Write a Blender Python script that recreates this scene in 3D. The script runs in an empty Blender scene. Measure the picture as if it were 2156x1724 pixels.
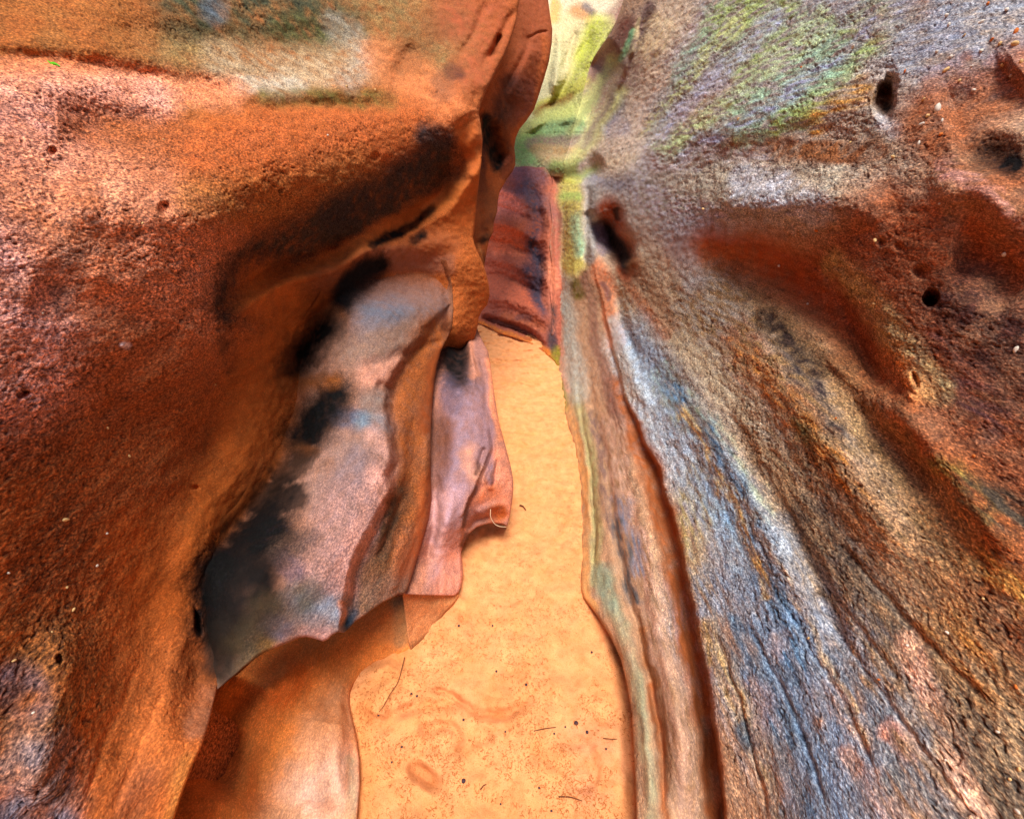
import bpy, math, random
import numpy as np
from mathutils import Vector

# ------------------------------------------------------------------ camera, sky, sun, exposure
scene = bpy.context.scene
C = scene.collection
FPX, CX, CY = 905.0, 1078.0, 862.0          # wide lens, described on a 2156 x 1724 picture
PITCH = math.radians(29.0)
CAMZ = 1.5
SP, CP = math.sin(PITCH), math.cos(PITCH)
cam_data = bpy.data.cameras.new('camera')
cam_data.sensor_fit = 'HORIZONTAL'
cam_data.sensor_width = 36.0
cam_data.lens = 36.0 * FPX / 2156.0
cam_data.clip_start = 0.02
cam_data.clip_end = 500.0
cam = bpy.data.objects.new('camera', cam_data)
cam.location = (0, 0, CAMZ)
cam.rotation_euler = (math.pi / 2 - PITCH, 0, 0)
C.objects.link(cam)
scene.camera = cam

SUN_EL, SUN_AZ = math.radians(74), math.radians(172)     # azimuth from +Y, clockwise seen from above
world = bpy.data.worlds.new('World')
scene.world = world
world.use_nodes = True
wn = world.node_tree.nodes
sky = wn.new('ShaderNodeTexSky')
sky.sky_type = 'NISHITA'
sky.sun_disc = False
sky.sun_elevation = SUN_EL
sky.sun_rotation = SUN_AZ
sky.dust_density = 3.0
world.node_tree.links.new(sky.outputs['Color'], wn['Background'].inputs['Color'])
wn['Background'].inputs['Strength'].default_value = 0.095
sl = bpy.data.lights.new('sun', 'SUN')
sl.energy = 2.9
sl.angle = math.radians(25)
sl.color = (1.0, 0.96, 0.90)
sun = bpy.data.objects.new('sun', sl)
sdir = Vector((math.sin(SUN_AZ) * math.cos(SUN_EL), math.cos(SUN_AZ) * math.cos(SUN_EL), math.sin(SUN_EL)))
sun.rotation_euler = sdir.to_track_quat('Z', 'Y').to_euler()
sun.location = (0, -2, 8)
C.objects.link(sun)
vs = scene.view_settings
vs.view_transform = 'Standard'
vs.look = 'None'
vs.exposure = 0.84
vs.gamma = 1.0
vs.use_curve_mapping = False
try:
    scene.cycles.max_bounces = 8
    scene.cycles.diffuse_bounces = 6
except Exception:
    pass

STEP = 2.0          # grid spacing of the rock surfaces, in picture units
rng = np.random.RandomState(7)

# ------------------------------------------------------------------ maths helpers
def unproj(px, py, d):
    a = (px - CX) / FPX
    b = (py - CY) / FPX
    return np.stack([a * d, d * (CP - b * SP), CAMZ - d * (SP + b * CP)], -1)

def at_z(px, py, z):
    return (CAMZ - z) / (SP + (py - CY) / FPX * CP)

def proj(p):
    r = Vector(p) - Vector((0, 0, CAMZ))
    d = r.y * CP - r.z * SP
    return CX + FPX * r.x / d, CY - FPX * (r.y * SP + r.z * CP) / d, d

_perm = np.concatenate([rng.permutation(256)] * 3).astype(np.int32)
_grad = rng.normal(size=(256, 3)); _grad /= np.linalg.norm(_grad, axis=1)[:, None]
_grad = _grad.astype(np.float32)

def noise(p):
    p = np.asarray(p, np.float32)
    out = np.empty(len(p), np.float32)
    for s in range(0, len(p), 200000):
        q = p[s:s + 200000]
        i = np.floor(q).astype(np.int32)
        f = q - i
        i &= 255
        u = f * f * f * (f * (f * 6 - 15) + 10)
        res = 0
        for dx in (0, 1):
            wx = u[:, 0] if dx else 1 - u[:, 0]
            for dy in (0, 1):
                wy = u[:, 1] if dy else 1 - u[:, 1]
                for dz in (0, 1):
                    wz = u[:, 2] if dz else 1 - u[:, 2]
                    g = _grad[_perm[_perm[_perm[i[:, 0] + dx] + i[:, 1] + dy] + i[:, 2] + dz]]
                    res = res + wx * wy * wz * (g[:, 0] * (f[:, 0] - dx) + g[:, 1] * (f[:, 1] - dy) + g[:, 2] * (f[:, 2] - dz))
        out[s:s + 200000] = res
    return out * 1.6

def fbm(p, octv=3, gain=0.5):
    t, a = 0, 1.0
    for o in range(octv):
        t = t + a * noise(p * (2.03 ** o) + 17.3 * o)
        a *= gain
    return t

def ss(x):
    x = np.clip(x, 0, 1)
    return x * x * (3 - 2 * x)

def poly_dist(px, py, pts, vals=None, closed=False):
    """distance to a polyline, value along it, side (+ = right hand side when walking along it on the picture)"""
    pts = np.asarray(pts, np.float64)
    n = len(pts)
    best = np.full(px.shape, 1e18); val = np.zeros(px.shape); side = np.zeros(px.shape)
    nx_, ny_ = np.zeros(px.shape), np.zeros(px.shape)
    for k in range(n if closed else n - 1):
        a, b = pts[k], pts[(k + 1) % n]
        e = b - a
        L = max(e @ e, 1e-9)
        t = np.clip(((px - a[0]) * e[0] + (py - a[1]) * e[1]) / L, 0, 1)
        qx, qy = a[0] + t * e[0], a[1] + t * e[1]
        d2 = (px - qx) ** 2 + (py - qy) ** 2
        m = d2 < best
        best = np.where(m, d2, best)
        nx_ = np.where(m, qx, nx_); ny_ = np.where(m, qy, ny_)
        side = np.where(m, np.sign(e[0] * (py - a[1]) - e[1] * (px - a[0])), side)
        if vals is not None:
            val = np.where(m, vals[k] * (1 - t) + vals[(k + 1) % n] * t, val)
    return np.sqrt(best), val, side, nx_, ny_

def inside_poly(px, py, pts):
    r = np.zeros(px.shape, bool)
    n = len(pts)
    for k in range(n):
        x0, y0 = pts[k][:2]; x1, y1 = pts[(k + 1) % n][:2]
        if y0 == y1: continue
        c = (y0 > py) != (y1 > py)
        r ^= c & (px < (x1 - x0) * (py - y0) / (y1 - y0) + x0)
    return r

def smooth_line(pts, n=6, closed=False):
    """Catmull-Rom through points (each a tuple of numbers)"""
    P = [np.asarray(p, np.float64) for p in pts]
    out = []
    N = len(P)
    for k in range(N if closed else N - 1):
        if closed:
            p0, p1, p2, p3 = P[k - 1], P[k], P[(k + 1) % N], P[(k + 2) % N]
        else:
            p0, p1, p2, p3 = P[max(k - 1, 0)], P[k], P[k + 1], P[min(k + 2, N - 1)]
        for i in range(n):
            t = i / n
            out.append(0.5 * (2 * p1 + (p2 - p0) * t + (2 * p0 - 5 * p1 + 4 * p2 - p3) * t * t + (3 * p1 - p0 - 3 * p2 + p3) * t ** 3))
    if not closed: out.append(P[-1])
    return np.array(out)

def ctrl_depth(c):
    px, py, k, v = c
    if k == 'z': return at_z(px, py, v)
    if k == 'x': return v * FPX / (px - CX)
    return v

def tps_fit(ctrl, reg=1e-3):
    X = np.array([[c[0], c[1]] for c in ctrl], float) / 500.0
    y = np.log([ctrl_depth(c) for c in ctrl])
    n = len(X)
    r2 = ((X[:, None] - X[None]) ** 2).sum(-1)
    K = np.where(r2 > 0, 0.5 * r2 * np.log(r2 + 1e-12), 0) + reg * np.eye(n)
    P = np.c_[np.ones(n), X]
    A = np.block([[K, P], [P.T, np.zeros((3, 3))]])
    w = np.linalg.solve(A, np.r_[y, 0, 0, 0])
    def ev(px, py):
        q = np.stack([px, py], -1) / 500.0
        out = np.empty(len(q))
        for s in range(0, len(q), 100000):
            qq = q[s:s + 100000]
            r2 = ((qq[:, None] - X[None]) ** 2).sum(-1)
            out[s:s + 100000] = (0.5 * r2 * np.log(r2 + 1e-12)) @ w[:n] + w[n] + qq @ w[n + 1:]
        return np.exp(out)
    return ev

def vnormals(co, quads):
    a, b, c, d = (co[quads[:, i]] for i in range(4))
    fn = np.cross(c - a, d - b)
    vn = np.zeros_like(co)
    for i in range(4):
        for k in range(3):
            vn[:, k] += np.bincount(quads[:, i], fn[:, k], len(co))
    l = np.linalg.norm(vn, axis=1)[:, None]
    return vn / np.maximum(l, 1e-12)

def lin(c):
    c = np.asarray(c, float) / 255.0
    c = np.where(c <= 0.04045, c / 12.92, ((c + 0.055) / 1.055) ** 2.4)
    c[1] += .03 * max(c[0] - c[1], 0)                # keeps the many bounces between the walls from going red
    return c

def mesh_from(name, co, quads, mat, smooth=True, col=None, rough=None):
    me = bpy.data.meshes.new(name)
    nf, k = quads.shape
    me.vertices.add(len(co)); me.vertices.foreach_set('co', np.ascontiguousarray(co, np.float32).ravel())
    me.loops.add(nf * k); me.loops.foreach_set('vertex_index', np.ascontiguousarray(quads, np.int32).ravel())
    me.polygons.add(nf)
    me.polygons.foreach_set('loop_start', np.arange(0, nf * k, k, dtype=np.int32))
    me.polygons.foreach_set('loop_total', np.full(nf, k, np.int32))
    me.polygons.foreach_set('use_smooth', np.full(nf, smooth, bool))
    me.update(calc_edges=True)
    me.validate()
    if col is not None:
        a = me.attributes.new('Col', 'FLOAT_COLOR', 'POINT')
        a.data.foreach_set('color', np.c_[col, np.ones(len(col))].astype(np.float32).ravel())
    if rough is not None:
        a = me.attributes.new('Rough', 'FLOAT', 'POINT')
        a.data.foreach_set('value', rough.astype(np.float32))
    me.materials.append(mat)
    return me

# ------------------------------------------------------------------ objects
def link(name, data, label=None, cat=None, group=None, kind=None, parent=None, loc=None):
    o = bpy.data.objects.new(name, data)
    C.objects.link(o)
    if loc is not None: o.location = loc
    if parent is not None:
        o.parent = parent
        if loc is None: o.location = -parent.location
    if label: o['label'] = label
    if cat: o['category'] = cat
    if group: o['group'] = group
    if kind: o['kind'] = kind
    return o

# ------------------------------------------------------------------ rock surface builder
def picture_warp(px, py, warp):
    pp = np.stack([px / 60, py / 60, np.full(px.shape, 3.3)], -1)
    wx = px + warp * (9 * noise(pp) + 4 * noise(pp * 2.9 + 5))
    wy = py + warp * (9 * noise(pp + 31.7) + 4 * noise(pp * 2.9 + 47))
    return wx, wy, pp

def depth_field(px, py, ctrl, sculpt, warp=1.0, wxy=None, d=None):
    """depth of a rock surface: through its control points, then carved"""
    if d is None: d = tps_fit(ctrl)(px, py)
    wx, wy = wxy if wxy is not None else picture_warp(px, py, warp)[:2]
    for s in sculpt:
        if s[0] == 'p':
            _, cx, cy, rx, ry, rot, amt = s[:7]; soft = s[7] if len(s) > 7 else 0.35
            c_, s_ = math.cos(math.radians(rot)), math.sin(math.radians(rot))
            m = (abs(px - cx) < 3 * max(rx, ry)) & (abs(py - cy) < 3 * max(rx, ry))
            ux, uy = wx[m] * .3 + px[m] * .7 - cx, wy[m] * .3 + py[m] * .7 - cy
            e = np.sqrt(((ux * c_ + uy * s_) / rx) ** 2 + ((-ux * s_ + uy * c_) / ry) ** 2)
            d[m] += amt * ss((1 + soft - e) / (2 * soft))
            continue
        kind, pts, w, amt = s[:4]
        pts = smooth_line(pts) if len(pts) > 2 else np.array(pts, float)
        P2 = pts[:, :2]; V = pts[:, 2] if pts.shape[1] > 2 else np.ones(len(pts))
        R = w * V.max() * 3 + (s[4] * 3 if len(s) > 4 else 0)
        al = np.r_[0, np.cumsum(np.hypot(*np.diff(P2, axis=0).T))]; al /= al[-1]
        taper = ss(np.minimum(al, 1 - al) / .22 + .12)
        m = (px > P2[:, 0].min() - R) & (px < P2[:, 0].max() + R) & (py > P2[:, 1].min() - R) & (py < P2[:, 1].max() + R)
        if not m.any(): continue
        jx, jy = px[m] * .6 + wx[m] * .4, py[m] * .6 + wy[m] * .4
        dd, vv, side, _, _ = poly_dist(jx, jy, P2, V)
        if kind == 'g':
            _, tp, _, _, _ = poly_dist(jx, jy, P2, taper)
            d[m] += amt * tp * np.minimum(vv, 1.5) * np.exp(-(dd / (w * vv + 1e-6)) ** 2)
        else:                               # 's': a step down on the right-hand side, fading over s[4]
            sd = dd * side
            d[m] += amt * vv * ss(sd / w + .5) * np.exp(-np.maximum(sd, 0) / s[4])
    return d

def sheet(poly, ctrl, sculpt=(), paint=(), base=((190, 105, 55), 0.5), amp=1.0, stretch=(1, 0.45, 1),
          back=0.35, step=None, depth_fn=None, zrelief=None, rnd_k=1.4, streak=0.0, warp=1.0, post=None, pit_col=True, blend=(), tint=1.0):
    """One rock surface: an outline with a rounding radius per corner, a depth field through control points,
    sculpted grooves and hollows, fine roughness along the normals, and a returned edge of real thickness.
    Returns coordinates, quads, colours and roughness."""
    st = step or STEP
    pl = np.array([(p[0], p[1]) for p in poly], float)
    pr = np.array([(p[2] if len(p) > 2 else 0.0) for p in poly], float)
    x0, y0 = pl.min(0) - 2 * st; x1, y1 = pl.max(0) + 2 * st
    gx = np.arange(x0, x1 + st, st); gy = np.arange(y0, y1 + st, st)
    PX, PY = np.meshgrid(gx, gy)
    ins = inside_poly(PX, PY, pl)
    nb = np.zeros_like(ins)
    for dy in (-1, 0, 1):
        for dx in (-1, 0, 1):
            nb |= np.roll(np.roll(ins, dy, 0), dx, 1)
    keep = nb
    idx = np.full(PX.shape, -1, np.int64)
    idx[keep] = np.arange(keep.sum())
    px, py, isin = PX[keep].copy(), PY[keep].copy(), ins[keep]
    dist, rad, _, qx, qy = poly_dist(px, py, pl, pr, closed=True)
    px[~isin] = qx[~isin]; py[~isin] = qy[~isin]; dist[~isin] = 0
    cell = (ins[:-1, :-1] | ins[1:, :-1] | ins[:-1, 1:] | ins[1:, 1:])
    q = np.stack([idx[:-1, :-1], idx[1:, :-1], idx[1:, 1:], idx[:-1, 1:]], -1)[cell]   # faces the camera
    # depth
    if depth_fn is not None: d = depth_fn(px, py)
    else: d = tps_fit(ctrl)(px, py)
    wx, wy, pp = picture_warp(px, py, warp)
    d = depth_field(px, py, ctrl, sculpt, warp, (wx, wy), d)
    for bl in blend:                       # run smoothly into a neighbouring surface along a seam
        line, width, c2, s2, eps = bl
        bd, _, _, _, _ = poly_dist(px, py, line)
        m = bd < width
        if m.any():
            w_ = ss(bd[m] / width)
            d[m] = (depth_field(px[m], py[m], c2, s2) + eps * (1 - w_)) * (1 - w_) + d[m] * w_
    # rounded edges
    r = np.maximum(rad, 1e-6)
    t = np.clip(1 - dist / r, 0, 1)
    d = d + np.where(rad > 0.5, d / FPX * r * rnd_k * (1 - np.sqrt(np.maximum(1 - t * t, 0))), 0)
    co = unproj(px, py, d)
    # paint
    n = len(px)
    col = np.tile(lin(base[0]), (n, 1)); rough = np.full(n, base[1], float)
    n1 = noise(pp * 0.8 + 90.1); n2 = fbm(co * 22 + 3.1, 2); n4 = fbm(co * np.array(stretch) * 80 + 9.7, 2, .7); n3 = fbm(co * np.array([55, 9.0, 55]), 2)
    for s in paint:
        pts, w, cc, op = s[:4]
        o = s[4] if len(s) > 4 else {}
        soft = o.get('soft', 0.6)
        P2 = smooth_line(pts) if len(pts) > 2 else np.array(pts, float)
        V = P2[:, 2] if P2.shape[1] > 2 else np.ones(len(P2))
        P2 = P2[:, :2]
        R = w * V.max() * (1 + soft) + 25
        m = (px > P2[:, 0].min() - R) & (px < P2[:, 0].max() + R) & (py > P2[:, 1].min() - R) & (py < P2[:, 1].max() + R)
        if not m.any(): continue
        k = o.get('warp', 1.0)
        jx, jy = px[m] + k * (wx[m] - px[m]), py[m] + k * (wy[m] - py[m])
        if len(P2) == 1:
            dd, vv = np.hypot(jx - P2[0, 0], jy - P2[0, 1]), V[0]
        else:
            dd, vv, _, _, _ = poly_dist(jx, jy, P2, V)
        f = ss((1 + soft - dd / (w * vv) - o.get('fray', .22) * (n2[m] + .45 * n4[m])) / (2 * soft))
        br = o.get('br', 0.35)
        nz = 0.55 * n2[m] + 0.45 * n1[m] if not o.get('streak') else n3[m]
        f = np.clip(f * (1 + br * 2.2 * nz) * op, 0, 1)
        if cc is not None:
            col[m] = col[m] * (1 - f[:, None]) + lin(cc) * f[:, None]
        if 'rough' in o: rough[m] = rough[m] * (1 - f) + o['rough'] * f
    # broad natural variation of the stone and fine banding
    v = 1 + 0.16 * n2 + streak * n3
    col = np.clip(col * tint * v[:, None], 0.004, 0.93)
    # roughness of the stone, along the normals
    nrm = vnormals(co, q)
    S = np.array(stretch)
    edge = ss(dist / 7.0) * 0.85 + 0.15
    b1 = fbm(co * S * 28, 2) * 0.0035
    patch = np.clip(.75 + .9 * fbm(co * S * 9 + 60, 2), .15, 1.7)
    b2 = .62 * fbm(co * S * 100 + 11 + (1.2 * noise(co * 40))[:, None], 2, .6) * patch + .55 * noise(co * S * 190 + 31)
    pits = -np.maximum(b2 - 0.30, 0) * 1.5
    b3 = noise(co * S * 330 + 5)
    h = amp * (b1 * (0.5 + rough) + rough * (-0.0029 * b2 + 0.0075 * pits + 0.0015 * b3)) * edge
    hs = np.clip(d / 1.2, .7, 1.25)
    co = co + nrm * (h * hs)[:, None]
    # pits of rough stone get a darker colour, raised spots a paler one
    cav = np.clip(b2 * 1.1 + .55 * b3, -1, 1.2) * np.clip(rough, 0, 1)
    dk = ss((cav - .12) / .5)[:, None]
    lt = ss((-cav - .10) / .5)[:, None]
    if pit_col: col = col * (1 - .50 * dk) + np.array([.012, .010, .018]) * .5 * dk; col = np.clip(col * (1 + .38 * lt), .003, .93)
    if post is not None: col, rough = post(px, py, co, col, rough)
    # returned edge
    bset = {}
    e = np.concatenate([q[:, [0, 1]], q[:, [1, 2]], q[:, [2, 3]], q[:, [3, 0]]])
    key = np.minimum(e[:, 0], e[:, 1]) * n + np.maximum(e[:, 0], e[:, 1])
    uq, first, cnt = np.unique(key, return_index=True, return_counts=True)
    be = e[first[cnt == 1]]
    be = be[rad[be].max(1) > 0.5]
    if len(be) and back > 0:
        bv = np.unique(be)
        rem = np.full(n, -1); rem[bv] = np.arange(len(bv))
        ctr = np.zeros((n, 2)); ct = np.zeros(n)
        for i in range(4):
            for j in range(4):
                if i == j: continue
                ctr[:, 0] += np.bincount(q[:, i], px[q[:, j]], n); ctr[:, 1] += np.bincount(q[:, i], py[q[:, j]], n); ct += np.bincount(q[:, i], minlength=n)
        inw = ctr[bv] / ct[bv][:, None] - np.stack([px[bv], py[bv]], -1)
        inw /= np.maximum(np.linalg.norm(inw, axis=1), 1e-6)[:, None]
        rings = [(0.25, 2.0), (1.0, 6.0)]
        cos, cols, rs, qs = [co], [col], [rough], [q]
        prev = bv
        off = n
        for fr, sh in rings:
            p2 = unproj(px[bv] + inw[:, 0] * sh, py[bv] + inw[:, 1] * sh, d[bv] + back * fr)
            cos.append(p2); cols.append(col[bv]); rs.append(rough[bv] * .5)
            cur = off + np.arange(len(bv)); off += len(bv)
            pm = prev
            qs.append(np.stack([pm[rem[be[:, 1]]], pm[rem[be[:, 0]]], cur[rem[be[:, 0]]], cur[rem[be[:, 1]]]], -1))
            prev = cur
        co, col, rough, q = np.concatenate(cos), np.concatenate(cols), np.concatenate(rs), np.concatenate(qs)
    return co, q, col, rough

class DepthMap:
    """finds the surface under a picture position, so that small things can be laid on it"""
    def __init__(self, co):
        r = co - np.array([0, 0, CAMZ])
        d = r[:, 1] * CP - r[:, 2] * SP
        ok = d > .05
        px = CX + FPX * r[ok, 0] / d[ok]; py = CY - FPX * (r[ok, 1] * SP + r[ok, 2] * CP) / d[ok]
        m = (px > -20) & (px < 2200) & (py > -20) & (py < 1780)
        self.g = np.full((460, 560), 1e9)
        np.minimum.at(self.g, (((py[m] + 20) / 4).astype(int), ((px[m] + 20) / 4).astype(int)), d[ok][m])
    def depth(self, px, py):
        y, x = int((py + 20) / 4), int((px + 20) / 4)
        w = self.g[max(y - 1, 0):y + 2, max(x - 1, 0):x + 2]
        w = w[w < 1e8]
        return float(np.median(w)) if len(w) else None
    def at(self, px, py):
        d = self.depth(px, py)
        return None if d is None else unproj(np.array([px]), np.array([py]), np.array([d]))[0]

def joined(parts):
    cos, qs, cs, rs, off = [], [], [], [], 0
    for co, q, c, r in parts:
        cos.append(co); qs.append(q + off); cs.append(c); rs.append(r); off += len(co)
    return np.concatenate(cos), np.concatenate(qs), np.concatenate(cs), np.concatenate(rs)

def world_sheet(fn, us, vs_, colr, rough=0.8, amp=1.0, flip=False):
    """a rock surface outside the picture: fn(u, v) gives a world position"""
    U, V = np.meshgrid(us, vs_)
    co = fn(U.ravel(), V.ravel())
    nu, nv = len(us), len(vs_)
    i = np.arange(nu * nv).reshape(nv, nu)
    q = np.stack([i[:-1, :-1], i[:-1, 1:], i[1:, 1:], i[1:, :-1]], -1).reshape(-1, 4)
    if flip: q = q[:, ::-1]
    co = co + vnormals(co, q) * (amp * (0.07 * fbm(co * 2.2, 3) + 0.012 * fbm(co * 14, 2)))[:, None]
    n2 = fbm(co * 3, 3)
    col = lin(colr)[None] * (1 + .3 * n2)[:, None]
    return co, q, np.clip(col, .01, .9), np.full(len(co), rough)

# ------------------------------------------------------------------ materials
def new_mat(name):
    m = bpy.data.materials.new(name); m.use_nodes = True
    nt = m.node_tree
    return m, nt, nt.nodes['Principled BSDF']

def N(nt, t, **kw):
    n = nt.nodes.new(t)
    for k, v in kw.items():
        if hasattr(n, k): setattr(n, k, v)
        else: n.inputs[k].default_value = v
    return n

def rock_material(name, stretch=(1, .45, 1), grain=1.0, bump=0.7, spec=0.10, dark=1.0):
    m, nt, bs = new_mat(name)
    L = nt.links.new
    col = N(nt, 'ShaderNodeAttribute', attribute_name='Col')
    ro = N(nt, 'ShaderNodeAttribute', attribute_name='Rough')
    geo = N(nt, 'ShaderNodeNewGeometry')
    mp = N(nt, 'ShaderNodeMapping'); mp.inputs['Scale'].default_value = stretch
    L(geo.outputs['Position'], mp.inputs['Vector'])
    def nz(scale, detail=2.0, rough=.6):
        n = N(nt, 'ShaderNodeTexNoise'); n.inputs['Scale'].default_value = scale; n.inputs['Detail'].default_value = detail; n.inputs['Roughness'].default_value = rough
        L(mp.outputs['Vector'], n.inputs['Vector']); return n.outputs['Fac']
    def rng_(x, a, b, c=0.0, d=1.0):
        n = N(nt, 'ShaderNodeMapRange'); L(x, n.inputs[0])
        for i, v in enumerate((a, b, c, d)): n.inputs[i + 1].default_value = v
        return n.outputs[0]
    def mul(a, b):
        n = N(nt, 'ShaderNodeMath', operation='MULTIPLY')
        for i, v in enumerate((a, b)):
            if isinstance(v, (int, float)): n.inputs[i].default_value = v
            else: L(v, n.inputs[i])
        return n.outputs[0]
    def mix(f, a, b, mode='MIX'):
        n = N(nt, 'ShaderNodeMix', data_type='RGBA', blend_type=mode)
        if isinstance(f, (int, float)): n.inputs[0].default_value = f
        else: L(f, n.inputs[0])
        for i, v in ((6, a), (7, b)):
            if isinstance(v, tuple): n.inputs[i].default_value = v
            else: L(v, n.inputs[i])
        return n.outputs[2]
    mid = nz(90, 3, .7)
    fine = nz(240, 2, .75)
    tiny = nz(600, 2, .6)
    R = ro.outputs['Fac']
    c = col.outputs['Color']
    # hue drift of the grains
    hue = nz(34, 4, .7)
    c = mix(mul(rng_(hue, .42, .75), .35), c, mix(1.0, c, (1.15, .92, .72, 1), 'MULTIPLY'))
    c = mix(mul(rng_(hue, .55, .25), .35), c, mix(1.0, c, (.84, .97, 1.2, 1), 'MULTIPLY'))
    # dark minerals and pale quartz grains, stronger on rough stone
    c = mix(mul(mul(rng_(fine, .50, .64), R), .88 * grain * dark), c, mix(1.0, c, (.15, .16, .25, 1), 'MULTIPLY'))
    c = mix(mul(mul(rng_(mid, .54, .70), R), .75 * grain * dark), c, mix(1.0, c, (.30, .29, .38, 1), 'MULTIPLY'))
    c = mix(mul(mul(rng_(fine, .47, .35), R), 1.0 * grain), c, mix(1.0, c, (2.3, 2.15, 1.9, 1), 'MULTIPLY'))
    c = mix(mul(rng_(tiny, .56, .66), .45 * grain), c, mix(1.0, c, (.42, .38, .38, 1), 'MULTIPLY'))
    c = mix(mul(rng_(tiny, .44, .34), .35 * grain), c, mix(1.0, c, (1.7, 1.65, 1.55, 1), 'MULTIPLY'))
    L(c, bs.inputs['Base Color'])
    bs.inputs['Roughness'].default_value = .82
    bs.inputs['Specular IOR Level'].default_value = spec
    h = N(nt, 'ShaderNodeMath', operation='ADD'); L(mul(fine, -1.0), h.inputs[0]); L(mul(tiny, .35), h.inputs[1])
    bp = N(nt, 'ShaderNodeBump'); bp.inputs['Distance'].default_value = .004
    st = N(nt, 'ShaderNodeMath', operation='MULTIPLY_ADD'); L(R, st.inputs[0]); st.inputs[1].default_value = bump; st.inputs[2].default_value = .12
    L(st.outputs[0], bp.inputs['Strength']); L(h.outputs[0], bp.inputs['Height'])
    L(bp.outputs['Normal'], bs.inputs['Normal'])
    return m

MAT_L = rock_material('orange_sandstone', (1, .6, 1))
MAT_R = rock_material('varnished_sandstone', (1, .50, 1), dark=.72)
MAT_S = rock_material('smooth_sandstone', (1, .5, 1), bump=.4)
# ------------------------------------------------------------------ colours of the stone (sRGB)
O, RO, BR = (196, 108, 56), (176, 86, 46), (120, 72, 46)
DK, BK = (52, 40, 36), (15, 13, 13)  # BK mostly paints the shade in crevices, slots and holes
GB, BL, MV, PK = (138, 142, 150), (58, 104, 138), (172, 124, 116), (222, 162, 146)
OC, OL, GN, TL, LM, PL = (176, 130, 66), (110, 106, 52), (150, 172, 92), (146, 182, 150), (200, 206, 84), (240, 220, 190)
GY = (158, 148, 132)
PU = (132, 104, 116)

# ------------------------------------------------------------------ the sandy floor
SAND = (230, 156, 104)
def sand_depth(px, py):
    zf = SP + (py - CY) / FPX * CP
    d = CAMZ / np.maximum(zf, 0.08)
    q = unproj(px, py, d)
    return (CAMZ - .012 * fbm(q * 5.5 + 2, 2) - .008 * fbm(q * 17 + 8, 3) - .012 * ss((q[:, 1] - 1.6) / 1.5) * noise(q * np.array([5., 16., 5.]) + 4)) / np.maximum(zf, 0.08)
def sand_post(px, py, co, col, rough):
    return col, rough
sand_poly = [(300, 1230), (820, 1230), (900, 1100), (960, 900), (970, 672), (1200, 672), (1260, 900), (1300, 1200), (1420, 1400), (1460, 1860), (300, 1860)]
sand_sculpt = [
    ('p', 893, 1632, 38, 18, 40, .024, .6), 
    ('p', 1095, 1402, 44, 22, -15, .014, .8), ('p', 1185, 1596, 46, 26, 20, .014, .8), ('p', 1020, 1684, 40, 24, -30, .014, .8), ('p', 1000, 1408, 30, 20, 10, .010, .8), ('p', 1150, 1480, 34, 22, 30, .010, .8), ('p', 1100, 1250, 30, 16, 0, .010, .8), ('p', 1150, 1120, 24, 12, 0, .012, .8), ('p', 1090, 960, 20, 9, 0, .014, .8),
    ('g', [(800, 1545), (840, 1500), (910, 1482), (985, 1490)], 14, 0.0170),
    ('g', [(975, 1468), (1000, 1500), (1060, 1505), (1120, 1475)], 13, 0.0187),
    ('g', [(900, 1450), (945, 1462), (985, 1490)], 9, 0.0187), ('g', [(880, 1545), (930, 1530), (960, 1540), (965, 1580)], 13, 0.0187),
    ('g', [(960, 1580), (930, 1600)], 12, -0.0102), ('g', [(960, 1300), (1000, 1310), (1020, 1300)], 14, 0.0170),
    ('g', [(985, 1235), (1050, 1240)], 12, 0.0119), ('g', [(1130, 1395), (1190, 1420), (1200, 1460)], 18, 0.0119),
    ('g', [(1150, 1560), (1230, 1570), (1250, 1640), (1190, 1660)], 14, 0.0136), ('g', [(980, 1640), (1090, 1650)], 18, 0.0119),
    ('p', 1010, 1545, 26, 20, 0, .010, .7), ('p', 935, 1570, 40, 30, 0, .006, .8),
    ('g', [(1040, 770), (1080, 762), (1130, 775)], 6, .03), ('g', [(1055, 800), (1100, 795), (1140, 805)], 6, .02), ('g', [(1050, 745), (1100, 738)], 5, .02), ('g', [(1060, 830), (1120, 826)], 7, .02), ('g', [(1060, 880), (1130, 876)], 7, .015),
    ('g', [(1290, 1310), (1308, 1400), (1322, 1500), (1330, 1724)], 14, .020),
    ('g', [(835, 1390), (815, 1450), (790, 1520)], 40, -.03),
]
sg = dict(br=1, fray=.6, soft=.9)
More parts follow.
